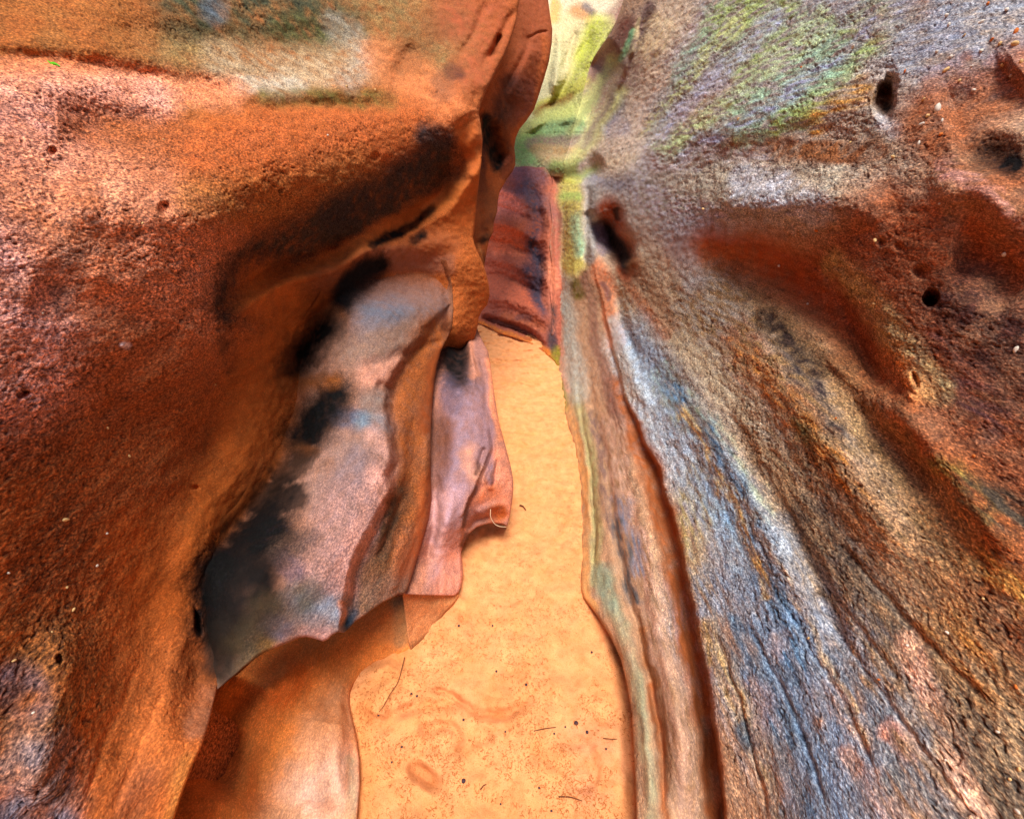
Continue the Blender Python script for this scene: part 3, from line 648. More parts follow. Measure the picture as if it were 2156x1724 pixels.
R_paint = [
    # upper wall: grey-blue, green film, ochre
    ([(1360, 330), (1560, 180), (1800, 60), (2156, 0)], 200, (172, 164, 156), .9, dict(rough=.85, br=.2)),
    ([(1480, 380), (1700, 400), (1850, 370)], 110, GY, .8, dict(rough=1, br=.3)),
    ([(1440, 60), (1640, 60), (2000, 20)], 70, GB, .6, gz), ([(1700, 130), (1600, 200)], 60, GB, .5, gz), ([(1950, 90), (2130, 40)], 90, GB, .55, gz),
    ([(1380, 290), (1500, 240), (1640, 160)], 50, (196, 150, 120), .6, gz),
    ([(1500, 60), (1600, 20)], 44, GN, .65, gz), ([(1560, 130), (1660, 30)], 40, GN, .6, gz), ([(1470, 90), (1420, 150)], 36, TL, .45, gz), ([(1690, 190), (1780, 100), (1860, 40)], 46, GN, .7, gz), ([(1580, 230), (1680, 170), (1730, 130)], 52, TL, .75, gz), ([(1530, 290), (1640, 250)], 36, TL, .7, gz), ([(1430, 300), (1530, 300)], 34, GN, .5, gz), ([(1640, 265), (1720, 225)], 26, GN, .6, gz), ([(1360, 90), (1350, 160), (1330, 210)], 18, (190, 160, 90), .7, gz), ([(1400, 60), (1380, 110)], 20, (200, 180, 90), .5, gz),
    ([(1830, 60), (1930, 20)], 30, OC, .45, gz), ([(1720, 250), (1820, 190)], 30, OC, .55, gz),
    ([(1380, 340), (1500, 310), (1700, 320), (1850, 320)], 26, BR, .8, dict(br=.6)), ([(1610, 315), (1760, 315)], 20, (140, 90, 54), .3),
    ([(1570, 400), (1640, 410), (1720, 440)], 34, (176, 180, 190), .75, dict(br=.7)), ([(1850, 262), (1880, 270)], 20, (176, 178, 190), .4, dict(br=.7)), ([(1560, 370), (1650, 375)], 20, (170, 172, 182), .6, dict(br=.7)),
    ([(1268, 250), (1330, 130), (1380, 40)], 12, (206, 188, 120), .6, gz), ([(1300, 300), (1390, 160), (1470, 30)], 12, (176, 172, 196), .55, gz), ([(1330, 320), (1450, 170), (1560, 40)], 16, (186, 196, 120), .55, gz), ([(1350, 310), (1500, 170), (1640, 30)], 18, (168, 172, 196), .5, gz), ([(1390, 320), (1560, 190), (1740, 40)], 22, (178, 200, 140), .5, gz), ([(1440, 320), (1640, 210), (1830, 60)], 16, (150, 156, 186), .5, gz), ([(1320, 350), (1500, 330), (1600, 330)], 20, (176, 168, 170), .5, gz), ([(1270, 320), (1330, 240), (1400, 150)], 16, (206, 176, 146), .6, gz),
    ([(1340, 400), (1420, 440), (1520, 470)], 30, (168, 162, 168), .6, gz), ([(1900, 40), (2060, 150)], 50, (140, 144, 160), .5, gz),
    ([(1244, 240), (1275, 190), (1320, 110)], 16, (196, 198, 120), .65, gz), ([(1246, 330), (1270, 300), (1310, 250)], 13, (172, 184, 124), .6, gz), ([(1250, 290), (1285, 240)], 9, (130, 108, 104), .6, gz), ([(1256, 345), (1300, 320), (1360, 290)], 12, (196, 178, 160), .6, gz),
    ([(1255, 120), (1290, 340), (1330, 560)], 100, None, .9, dict(rough=.35)),
    # long flowing bands of the fan
    ([(1322, 640, .4), (1400, 800, .7), (1500, 1000, 1), (1600, 1210, 1.15), (1690, 1450, 1.3), (1760, 1740, 1.4)], 60, (150, 164, 182), .78, dict(rough=.75, br=.4)),
    ([(1500, 640, .7), (1640, 800, 1), (1790, 1000, 1.2), (1960, 1230, 1.4), (2156, 1470, 1.6)], 34, (150, 98, 62), .6, dict(rough=.9, br=.6)),
    ([(1430, 660, .6), (1560, 860, 1), (1700, 1080, 1.2), (1850, 1330, 1.5), (1990, 1560, 1.6)], 26, (166, 150, 120), .6, gz),
    # red zone on the right
    ([(2010, 200), (2080, 200), (2156, 150)], 66, (150, 92, 62), .9, dict(rough=.8)), ([(1960, 260), (2040, 330), (2156, 420)], 70, (142, 84, 56), .9, dict(rough=.8)),
    ([(2080, 325), (2130, 340)], 36, BK, .8), ([(1990, 350), (2100, 420), (2156, 480)], 18, MV, .5, gz),
    ([(1440, 520, .5), (1560, 545, 1), (1680, 590, 1.1), (1760, 660, .9), (1830, 770, .7)], 64, (154, 76, 44), .95, dict(rough=.25, br=.15)),
    ([(1880, 470), (2000, 520), (2156, 560)], 100, (144, 82, 54), .9, dict(rough=.75)), ([(1830, 560), (1900, 700), (2040, 860), (2156, 1000)], 120, (132, 76, 52), .85, dict(rough=.9)),
    ([(2040, 640), (2110, 720), (2156, 760)], 90, (74, 46, 42), .75, dict(rough=1, br=.6)), ([(1960, 740), (2100, 880)], 40, (84, 56, 58), .5, gz),
    ([(1760, 560), (1840, 640), (1900, 730), (1980, 820)], 30, (166, 146, 104), .75, dict(rough=1, br=.5)), ([(1870, 770), (1920, 820)], 40, (206, 140, 84), .6, dict(br=.4)),
    ([(1800, 760), (1880, 870), (2000, 1000), (2156, 1180)], 60, (146, 80, 50), .85, dict(rough=.8)), ([(2000, 1080), (2156, 1300)], 110, (136, 80, 48), .85, dict(rough=1, br=.4)), ([(1990, 980), (2090, 1080)], 24, OL, .5, gz), ([(2060, 1040), (2156, 1100)], 40, (70, 60, 50), .6, gz), ([(2050, 1330), (2156, 1420)], 60, (100, 62, 46), .7, gz), ([(2040, 1180), (2156, 1260)], 30, OC, .4, gz),
    # the fan: grey and blue film over ochre stone
    ([(1330, 620), (1450, 800), (1600, 1000), (1760, 1200)], 90, (162, 146, 122), .85, dict(rough=.9, br=.3)), ([(1520, 640), (1660, 760), (1790, 930), (1960, 1150)], 90, (146, 116, 80), .85, dict(rough=1, br=.3)), ([(1640, 1000), (1800, 1180), (1960, 1380), (2156, 1600)], 130, (146, 120, 92), .85, dict(rough=1, br=.3)),
    ([(1480, 640), (1620, 800), (1760, 1000), (1900, 1240)], 70, (142, 134, 124), .55, gz), ([(1700, 1100), (1850, 1300), (2020, 1540)], 60, (92, 78, 66), .5, gz), ([(1560, 720), (1700, 900)], 40, (150, 98, 66), .5, gz), ([(1600, 1120), (1740, 1300), (1880, 1480)], 50, (138, 130, 122), .5, gz),
    ([(1420, 500), (1460, 590)], 26, (150, 146, 146), .75), ([(1310, 570), (1350, 640), (1400, 700)], 14, (150, 84, 50), .6),
    ([(1620, 670), (1660, 720), (1720, 780)], 26, DK, .75, dict(br=.8)), ([(1660, 760), (1760, 900)], 20, (60, 50, 50), .5, gz), ([(1690, 900), (1740, 960)], 26, (92, 88, 48), .6), ([(1700, 960), (1800, 1060)], 36, (84, 70, 60), .5, gz),
    ([(1316, 760), (1350, 840), (1400, 900), (1470, 990), (1540, 1090), (1600, 1180)], 64, (176, 186, 194), .85, dict(br=.35, rough=.85)), ([(1400, 800), (1500, 930), (1600, 1080)], 30, GN, .35, gz), ([(1480, 960), (1560, 1090), (1600, 1180)], 44, (190, 204, 214), .75, dict(br=.6)), ([(1410, 810), (1440, 850)], 16, BL, .6, gz), ([(1500, 1060), (1560, 1180)], 26, (150, 190, 214), .6, gz),
    ([(1470, 1000), (1460, 1150), (1500, 1300)], 34, (166, 150, 96), .6, gz), ([(1500, 1200), (1600, 1300), (1700, 1380)], 60, (170, 144, 100), .6, gz),
    ([(1560, 1330), (1700, 1480), (1800, 1640), (1850, 1760)], 160, (134, 138, 148), .85, dict(streak=1, br=.6, rough=1)), ([(1660, 1330), (1780, 1450), (1900, 1600)], 50, (118, 124, 132), .6, gz),
    ([(1500, 1330), (1560, 1460), (1640, 1640), (1680, 1760)], 34, (156, 130, 92), .7, gz), ([(1640, 1350), (1720, 1500)], 26, (206, 160, 120), .6, gz), ([(1590, 1440), (1620, 1520)], 20, (200, 150, 124), .6, gz), ([(1630, 1360), (1640, 1380)], 20, (206, 150, 104), .4), ([(1655, 1405), (1668, 1425)], 22, (54, 80, 100), .8, dict(br=.3)), ([(1565, 1530), (1575, 1560)], 20, (50, 74, 94), .8, dict(br=.3)), ([(1590, 1390), (1610, 1420)], 18, (64, 86, 100), .6), ([(1545, 1305), (1555, 1320)], 12, (60, 86, 106), .6), ([(1590, 1220), (1600, 1225)], 14, (60, 80, 110), .7), ([(1660, 1500), (1700, 1560)], 30, (50, 62, 74), .5, gz),
    ([(1910, 1350), (1945, 1440), (1990, 1520), (2030, 1640), (2080, 1730)], 26, (222, 176, 150), .65, dict(br=.5)), ([(1930, 1410), (1960, 1460)], 24, (222, 176, 156), .5), ([(1880, 1540), (1920, 1590)], 24, (210, 150, 130), .6, gz), ([(1780, 1580), (1800, 1620)], 16, (220, 160, 120), .7), ([(1840, 1640), (1880, 1740)], 24, (200, 150, 120), .5, gz), ([(1740, 1440), (1820, 1560)], 18, (190, 150, 118), .45, gz), ([(2020, 1480), (2120, 1700)], 50, (96, 84, 72), .6, gz), ([(1900, 1660), (2000, 1760)], 50, (112, 112, 112), .6, gz),
    # foot of the wall: bands of orange and grey
    ([(1200, 660), (1235, 850), (1275, 1040), (1310, 1250), (1380, 1480), (1420, 1760)], 66, (166, 128, 100), .95, dict(rough=.3, br=.15)),
    ([(1336, 920), (1374, 1010), (1402, 1110), (1428, 1230), (1456, 1370), (1484, 1520), (1500, 1640), (1506, 1760)], 24, (146, 78, 44), .95, dict(rough=.2, br=.3)),
    ([(1292, 800), (1330, 900)], 16, (150, 86, 56), .8), ([(1232, 580), (1252, 700), (1280, 820), (1300, 900)], 11, (124, 84, 72), .7), ([(1262, 560), (1282, 640), (1300, 720)], 18, (216, 140, 104), .85, dict(rough=.2)), ([(1296, 680), (1312, 760), (1330, 830)], 14, (176, 170, 160), .7),
    ([(1278, 900), (1312, 1040), (1345, 1180), (1370, 1300), (1412, 1460), (1440, 1620), (1450, 1760)], 24, (168, 132, 112), .8, gz), ([(1300, 980), (1350, 1150), (1390, 1330)], 12, (186, 150, 130), .6, gz), ([(1310, 1060), (1335, 1200)], 18, (104, 110, 128), .5, gz), ([(1250, 880), (1272, 1020), (1290, 1120)], 10, (116, 88, 78), .7, gz),
    ([(1366, 1440), (1392, 1560), (1405, 1760)], 9, (150, 88, 54), .8, dict(rough=.2, br=.4)), ([(1350, 1330), (1380, 1440)], 9, (150, 92, 52), .7),
    ([(1215, 820), (1240, 960), (1250, 1080), (1254, 1220)], 13, (150, 142, 96), .75), ([(1270, 1220), (1300, 1300), (1330, 1390), (1350, 1500), (1366, 1620), (1372, 1760)], 14, (146, 140, 112), .8, dict(rough=.35, br=.5)), ([(1268, 1210), (1288, 1270)], 20, (128, 140, 118), .7), ([(1300, 1100), (1310, 1180), (1340, 1260)], 14, (86, 84, 84), .55, gz),
    ([(1196, 850), (1216, 960), (1230, 1060), (1232, 1240), (1250, 1280)], 10, (196, 140, 88), .85, dict(rough=.2)), ([(1168, 770), (1184, 850)], 15, (120, 116, 32), .9, dict(rough=.2)), ([(1176, 660), (1186, 720)], 7, OL, .7), ([(1163, 690), (1168, 730)], 7, DK, .7), ([(1178, 740), (1190, 790), (1200, 820)], 6, (190, 130, 104), .8),
    # far end: pale and green film down the middle, pink either side
    ([(1190, 560), (1192, 660), (1205, 750), (1222, 830)], 20, (156, 152, 140), .8, dict(rough=.4)), ([(1196, 400), (1205, 480), (1206, 560)], 24, (186, 176, 96), .9, dict(br=.5)), ([(1215, 460), (1218, 530)], 12, TL, .75), ([(1170, 354), (1236, 356)], 14, GN, .85, dict(br=.5)), ([(1180, 376), (1222, 378)], 9, LM, .5), ([(1180, 412), (1215, 420)], 8, GN, .7), ([(1215, 600), (1222, 620)], 12, (84, 76, 20), .8),
    ([(1172, 440), (1168, 560), (1166, 360), (1166, 710)], 10, (176, 98, 80), .9, dict(rough=.2, br=.4, soft=1)), ([(1150, 360), (1164, 480), (1160, 600)], 10, (120, 78, 80), .5, dict(br=.8)), ([(1176, 640), (1180, 740)], 9, (186, 116, 92), .7), ([(1250, 380), (1245, 440), (1240, 540)], 13, (150, 146, 142), .8), ([(1262, 360), (1300, 380)], 28, (124, 120, 134), .7), ([(1290, 320), (1310, 230), (1370, 120), (1420, 40)], 46, (206, 182, 150), .85, dict(rough=.6, br=.3)), ([(1240, 320), (1255, 260)], 18, (190, 186, 120), .8), ([(1250, 300), (1290, 290), (1330, 310)], 26, (206, 184, 164), .7), ([(1255, 205), (1300, 190), (1330, 150)], 26, (150, 116, 96), .7, gz), ([(1305, 210), (1290, 250)], 14, (110, 104, 124), .7), ([(1280, 275), (1310, 265)], 16, (140, 144, 176), .6),
    ([(1320, 50), (1300, 100), (1270, 140), (1255, 165)], 22, (112, 66, 54), .9), ([(1370, 20), (1345, 80), (1320, 130)], 12, (96, 68, 66), .7), ([(1340, 60), (1318, 100), (1305, 125)], 6, (90, 190, 130), .55), ([(1350, 40), (1340, 80)], 5, (210, 190, 140), .6),
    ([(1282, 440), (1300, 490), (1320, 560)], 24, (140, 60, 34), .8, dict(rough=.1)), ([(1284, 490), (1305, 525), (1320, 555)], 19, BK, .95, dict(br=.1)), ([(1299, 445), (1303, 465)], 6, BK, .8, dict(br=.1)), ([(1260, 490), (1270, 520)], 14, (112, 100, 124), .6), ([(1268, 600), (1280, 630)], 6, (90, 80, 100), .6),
    ([(1344, 560), (1380, 620), (1420, 680)], 18, (120, 70, 40), .6),
    ([(1335, 700, .5), (1430, 860, .8), (1530, 1060, 1), (1620, 1280, 1.2), (1700, 1500, 1.3), (1760, 1740, 1.4)], 62, (112, 138, 168), .55, dict(br=.5, soft=1)), ([(1480, 900), (1560, 1060), (1640, 1260), (1700, 1480)], 26, (82, 112, 142), .5, gz), ([(1560, 1340), (1640, 1520), (1690, 1700)], 40, (84, 106, 130), .45, gz), ([(1440, 860), (1540, 1060), (1620, 1260)], 10, (196, 170, 110), .5, gz), ([(1560, 1060), (1700, 1300), (1820, 1560)], 8, (176, 150, 110), .3, gz), ([(1380, 220), (1600, 100), (1800, 40), (2060, 40)], 110, (148, 158, 178), .2, dict(br=.5, soft=1)), ([(1560, 740, .7), (1720, 930, 1), (1900, 1180, 1.3), (2090, 1440, 1.5)], 36, (166, 112, 58), .4, gz), ([(1400, 480), (1560, 470), (1700, 470)], 24, (150, 150, 164), .45, dict(br=.6, soft=1)),
    ([(1861, 208)], 26, (100, 56, 30), .9), ([(1866, 222)], 14, BK, .8), ([(1961, 630)], 13, BK, .85), ([(2035, 120)], 14, (120, 70, 40), .6),
]
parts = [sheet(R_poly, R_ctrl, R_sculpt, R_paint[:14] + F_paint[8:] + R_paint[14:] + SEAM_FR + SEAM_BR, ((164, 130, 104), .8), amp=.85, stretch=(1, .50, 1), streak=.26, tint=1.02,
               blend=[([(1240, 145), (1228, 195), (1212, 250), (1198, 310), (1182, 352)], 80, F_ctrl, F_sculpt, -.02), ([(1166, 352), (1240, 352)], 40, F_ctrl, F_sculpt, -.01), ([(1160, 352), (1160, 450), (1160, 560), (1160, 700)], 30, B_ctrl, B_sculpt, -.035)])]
SURF['R'] = parts[0][0]
def right_behind(u, v): return np.stack([.68 + .42 * np.maximum(np.minimum(v, 1.9), 0) ** .8 + .12 * np.maximum(v - 1.9, 0), u, v], -1)  # unseen continuation of the wall, added to block light from behind the camera
parts.append(world_sheet(right_behind, np.linspace(-5, .75, 140), np.linspace(-.2, 3.2, 90), (150, 110, 82), amp=.7, flip=True))
def right_above(u, v): return np.stack([1.35 + .12 * (v - 2) + .05 * u, u, v], -1)  # unseen upper wall, added to cut the low-angle sky light
parts.append(world_sheet(right_above, np.linspace(-5, 6, 90), np.linspace(2.35, 4.6, 30), (150, 96, 60), flip=True))
t = link('sandstone_outcrop', None, 'tall right-hand rock wall with streaked grey, blue and ochre slab fanning up from sand', 'rock wall', loc=(.7, 1.5, 0))
right_wall = t
rock_part('rock_face', parts, MAT_R, t)

# ------------------------------------------------------------------ lit wall at the far end
parts = [sheet(F_poly, F_ctrl, F_sculpt, F_paint + SEAM_FR, ((214, 200, 156), .5), amp=2.6, stretch=(1, 1, 1), back=0, tint=.66, streak=.25)]
rock_thing('rock_cliff', parts, MAT_S, 'far bright rock wall stained lime green, glowing at the top between dark walls', 'rock wall', (.6, 7, 0))

# ------------------------------------------------------------------ red rock closing the passage
rock_thing('rock_ledge', sheet(B_poly, B_ctrl, B_sculpt, B_paint + SEAM_BR + SEAM_FR[1:2], ((150, 80, 66), .5), amp=2.6, stretch=(1, 1, 1), back=.8), MAT_S, 'reddish pink rock ledge with dark water stain closing the far end of the sand', 'rock', (.1, 4.8, 0))

# ------------------------------------------------------------------ dark rock fin behind the near left wall
N_poly = [(940, -420), (1180, -420, 8), (1158, -60, 8), (1154, 0, 8), (1158, 30, 8), (1163, 62, 8), (1162, 90, 8), (1156, 130, 8), (1146, 165, 8), (1135, 200, 8), (1124, 232, 8), (1108, 255, 8), (1094, 272, 7), (1086, 290, 6), (1083, 310, 6), (1085, 330, 5), (1085, 348, 5), (1079, 362, 4), (1068, 376, 4), (1060, 390, 5), (1052, 405, 6), (1048, 425, 6), (1047, 445, 6), (1040, 468, 6), (1038, 490, 5), (1030, 505, 5), (1026, 525, 5), (1022, 545, 4), (1015, 600), (960, 660), (950, 560), (962, 300)]
N_ctrl = [(1180, -400, 'd', 3.9), (940, -400, 'd', 3.3), (1154, 0, 'd', 3.6), (1040, 0, 'd', 3.1), (1160, 80, 'd', 3.55), (1090, 120, 'd', 3.2), (1020, 260, 'd', 3.0), (1130, 200, 'd', 3.5), (1060, 200, 'd', 3.15), (1080, 310, 'd', 3.5), (1030, 330, 'd', 3.2), (1048, 430, 'd', 3.35), (1010, 450, 'd', 3.0), (1020, 550, 'd', 3.1), (990, 560, 'd', 3.15), (960, 560, 'd', 3.15), (1000, 690, 'd', 3.4), (950, 690, 'd', 3.4), (955, 300, 'd', 3.1)]
N_sculpt = [('g', [(1100, 60), (1110, 100), (1085, 150), (1060, 200)], 7, .04), ('g', [(1110, 82), (1135, 68), (1158, 66)], 3, .03), ('g', [(1030, 250), (1045, 320), (1062, 350)], 16, .16), ('g', [(1080, 220), (1100, 150), (1120, 90)], 22, -.07), ('g', [(1068, 374), (1080, 340)], 10, -.06), ('g', [(1010, 440), (1020, 480), (1030, 500)], 8, .05), ('g', [(1012, 520), (1018, 570), (1022, 610)], 5, -.05), ('g', [(985, 540), (990, 620), (985, 690)], 14, .06), ('g', [(1030, 420), (1028, 460)], 10, -.06)]
N_paint = [
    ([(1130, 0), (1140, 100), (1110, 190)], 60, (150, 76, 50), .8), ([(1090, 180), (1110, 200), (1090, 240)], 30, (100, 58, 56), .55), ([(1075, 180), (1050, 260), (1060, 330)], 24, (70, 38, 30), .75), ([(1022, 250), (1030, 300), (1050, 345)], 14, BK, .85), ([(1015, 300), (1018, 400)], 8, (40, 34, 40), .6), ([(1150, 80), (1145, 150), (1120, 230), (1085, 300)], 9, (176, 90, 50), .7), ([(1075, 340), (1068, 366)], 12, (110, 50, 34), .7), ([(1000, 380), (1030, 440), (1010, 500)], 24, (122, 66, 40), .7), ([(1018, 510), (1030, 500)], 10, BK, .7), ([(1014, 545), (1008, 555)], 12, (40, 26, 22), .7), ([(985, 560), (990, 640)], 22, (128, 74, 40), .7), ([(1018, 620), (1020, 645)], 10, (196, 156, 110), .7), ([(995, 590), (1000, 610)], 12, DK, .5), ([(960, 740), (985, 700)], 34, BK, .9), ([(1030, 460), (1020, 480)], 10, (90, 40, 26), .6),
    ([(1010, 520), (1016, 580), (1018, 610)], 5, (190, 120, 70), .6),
]
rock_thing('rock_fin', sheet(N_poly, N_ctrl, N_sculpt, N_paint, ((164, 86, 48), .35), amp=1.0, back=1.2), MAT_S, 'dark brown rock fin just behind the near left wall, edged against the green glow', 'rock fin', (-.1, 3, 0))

# ------------------------------------------------------------------ near left wall
# crevice shadow painted in black where the shelf leaves the wall
SHADE_OPTS = dict(br=.08, fray=.18, soft=.7, rough=.6)
CREVICE_SHADE = [
    ([(800, 556), (760, 575), (732, 600), (716, 645)], 22, BK, 1, SHADE_OPTS), ([(770, 580), (730, 625)], 26, (24, 20, 22), .9, SHADE_OPTS), ([(695, 690), (660, 725), (615, 775)], 33, (20, 16, 14), .96, dict(br=.25, rough=.3, fray=.4, soft=.9)),
    ([(704, 836), (672, 880), (634, 922)], 42, BK, 1, SHADE_OPTS), ([(640, 960), (596, 1010), (548, 1066)], 28, (40, 26, 18), .8, dict(br=.2, rough=.2, fray=.5)), ([(620, 1040), (560, 1090), (510, 1130)], 30, (24, 18, 16), .88, dict(br=.15, rough=.1, fray=.4)),
    ([(575, 1120), (510, 1170), (455, 1200)], 54, BK, 1, SHADE_OPTS), ([(470, 1200), (452, 1270), (470, 1320)], 58, BK, 1, SHADE_OPTS), ([(540, 1220), (500, 1300)], 50, (24, 19, 18), .95, dict(br=.15, rough=.1)), ([(480, 1330), (462, 1400)], 40, (36, 30, 26), .9, dict(br=.15, rough=.1)), ([(560, 1290), (520, 1360)], 40, (66, 54, 38), .7), ([(650, 1130), (600, 1160)], 28, (70, 54, 46), .6),
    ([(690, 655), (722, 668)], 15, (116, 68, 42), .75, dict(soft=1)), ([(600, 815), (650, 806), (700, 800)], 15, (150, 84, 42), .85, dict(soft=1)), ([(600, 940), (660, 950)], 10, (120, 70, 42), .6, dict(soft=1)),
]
CREVICE = [('g', [(690, 610), (660, 700), (620, 790)], 26, .04), ('g', [(660, 860), (600, 980), (520, 1080), (440, 1180)], 30, .04)]
L_poly = [(-400, -420), (1110, -420), (1096, -40, 7), (1094, 0, 7), (1086, 49, 7), (1075, 86, 8), (1062, 118, 8), (1049, 142, 9), (1036, 168, 9), (1024, 190, 10), (1013, 218, 10), (1008, 240, 10), (1012, 262, 10), (1016, 292, 10), (1014, 337, 8), (1009, 380, 7), (1005, 412, 7), (1000, 469, 5), (996, 500, 5), (1000, 518, 4), (1008, 535, 5), (1017, 555, 6), (1025, 580, 7), (1030, 604, 7), (1031, 622, 7), (1026, 642, 6), (1015, 654, 5), (1008, 668, 4), (1005, 690, 3), (992, 735, 2), (975, 780), (930, 830), (850, 900), (800, 1050), (720, 1200), (600, 1330), (500, 1420), (458, 1444, 3), (440, 1520, 4), (425, 1570, 4), (408, 1605, 5), (385, 1665, 5), (366, 1724, 5), (340, 1860, 5), (-400, 1860)]
L_ctrl = [(0, 1724, 'x', -.72), (0, 1300, 'x', -.79), (0, 862, 'x', -.80), (0, 500, 'x', -.83), (0, 260, 'x', -.93), (0, 150, 'x', -1.02), (0, 60, 'x', -1.12), (0, -400, 'x', -1.35), (-260, 1724, 'x', -.74), (-260, 862, 'x', -.82), (-260, 250, 'x', -.94), (-260, 60, 'x', -1.1), (-260, -400, 'x', -1.4),
          (300, 1724, 'x', -.63), (366, 1724, 'x', -.60), (340, 1860, 'x', -.58), (0, 1860, 'x', -.7), (430, 1560, 'd', .84), (455, 1440, 'd', .99), (300, 1300, 'x', -.79), (380, 1240, 'd', 1.03), (300, 1050, 'x', -.83), (300, 862, 'x', -.85), (500, 880, 'x', -.86), (560, 1000, 'd', 1.43), (620, 1080, 'd', 1.40), (650, 1050, 'd', 1.55), (600, 860, 'd', 1.66), (680, 900, 'd', 1.80), (690, 680, 'd', 1.88), (480, 1060, 'd', 1.28), (420, 1160, 'd', 1.12), (470, 1200, 'd', 1.16), (400, 1320, 'd', 1.0), (450, 1340, 'd', 1.05), (800, 1000, 'd', 1.9), (650, 760, 'x', -.87), (750, 700, 'd', 2.0), (850, 800, 'd', 2.2), (700, 1200, 'd', 1.5), (550, 1250, 'd', 1.22), (500, 1380, 'd', 1.06),
          (450, 500, 'x', -.73), (200, 500, 'x', -.80), (200, 250, 'x', -.93), (700, 400, 'x', -.62), (600, 300, 'x', -.70), (900, 300, 'd', 1.96), (1000, 270, 'd', 2.12), (930, 400, 'd', 2.2), (990, 420, 'd', 2.35), (780, 525, 'd', 1.98), (870, 480, 'd', 2.25), (600, 640, 'x', -.83), (480, 720, 'x', -.80), (960, 560, 'd', 2.42), (900, 620, 'd', 2.5), (985, 520, 'd', 2.44), (985, 600, 'd', 2.5), (1028, 606, 'd', 2.62), (1012, 656, 'd', 2.68), (955, 650, 'd', 2.48), (960, 705, 'd', 2.52), (985, 745, 'd', 2.85), (945, 800, 'd', 3.0),
          (300, 80, 'x', -1.02), (600, 80, 'x', -.9), (620, 180, 'x', -.82), (300, 180, 'x', -.97), (850, 150, 'd', 2.06), (1000, 150, 'd', 2.2), (1080, 60, 'd', 2.4), (1094, 0, 'd', 2.45), (900, 20, 'd', 2.2), (1090, -400, 'd', 2.7), (600, -400, 'd', 2.1), (300, -400, 'd', 1.6)]
L_sculpt = [
    # underside of the bulge, rolled in above the recess
    ('s', [(1010, 330, .6), (962, 385, 1), (930, 430, 1), (860, 470, 1), (780, 505, 1), (700, 545, 1), (600, 580, .9), (530, 615, .6), (480, 660, .25), (440, 720, 0)], 50, .24, 120), ('g', [(960, 330), (950, 380), (915, 420), (850, 455), (780, 490), (690, 540)], 30, -.05),
    ('s', [(960, 290, 0), (952, 340, .8), (938, 395, .6), (920, 430, 0)], 18, .05, 40), ('g', [(785, 514), (840, 487), (905, 447)], 18, .05), ('g', [(862, 510), (895, 500)], 16, .03), ('g', [(720, 560), (800, 530), (900, 520), (960, 480)], 22, -.03),
    # ledge line on top of the bulge
    ('g', [(-60, 118), (120, 130), (260, 150), (420, 180), (560, 196)], 22, .03), ('g', [(-60, 190), (140, 185), (330, 210), (500, 240)], 40, -.012), ('g', [(460, 195), (620, 200), (760, 180)], 24, -.03), ('g', [(560, 215), (700, 225), (850, 215)], 18, .03), ('g', [(200, 60), (500, 90), (800, 80)], 40, .03),
    ('g', [(880, 90), (840, 160), (850, 230)], 20, .03), ('g', [(1000, 150), (970, 220), (985, 260)], 30, -.05), ('g', [(1010, 270), (990, 320), (985, 380)], 14, -.03), ('g', [(930, 40), (980, 140)], 40, .03), ('g', [(1095, 10), (1050, 80), (1010, 150)], 7, .025), ('g', [(965, 130), (1000, 60), (1030, 0)], 9, .02),
    ('g', [(1052, 70), (1042, 100), (1030, 125)], 5, .06), ('g', [(1030, 85), (1018, 120)], 9, .03),
    ('g', [(120, 260), (300, 270), (420, 330)], 50, .03), ('g', [(100, 420), (300, 440), (500, 480)], 60, -.03), ('g', [(60, 600), (250, 650), (420, 700)], 60, .02),
    # recessed band and undulations of the lower wall
    ('g', [(470, 640), (480, 760), (450, 880), (390, 1000)], 44, .03), ('g', [(700, 640), (600, 800), (520, 950), (430, 1100), (390, 1250)], 46, -.035), ('g', [(300, 760), (380, 900), (330, 1050)], 70, -.02), ('g', [(410, 1330), (415, 1430), (380, 1560)], 26, .015), ('g', [(330, 1200), (300, 1400), (240, 1650)], 60, .015), ('g', [(160, 1300), (120, 1500), (60, 1700)], 60, -.03), ('g', [(350, 1420), (300, 1560), (230, 1724)], 9, .003), ('g', [(300, 1380), (240, 1520), (170, 1700)], 8, .003),
    ('p', 416, 1308, 6, 26, -14, .03, .5), ('p', 558, 1092, 4, 16, 12, .012, .6), ('p', 348, 440, 12, 12, 0, .02, .6), ('p', 790, 330, 8, 8, 0, .02, .6), ('p', 110, 320, 9, 8, 0, .012, .6), ('p', 410, 1027, 8, 6, 0, .012, .6), ('p', 48, 830, 14, 7, -20, .015, .6), ('p', 125, 1390, 6, 9, 0, .015, .6),
]
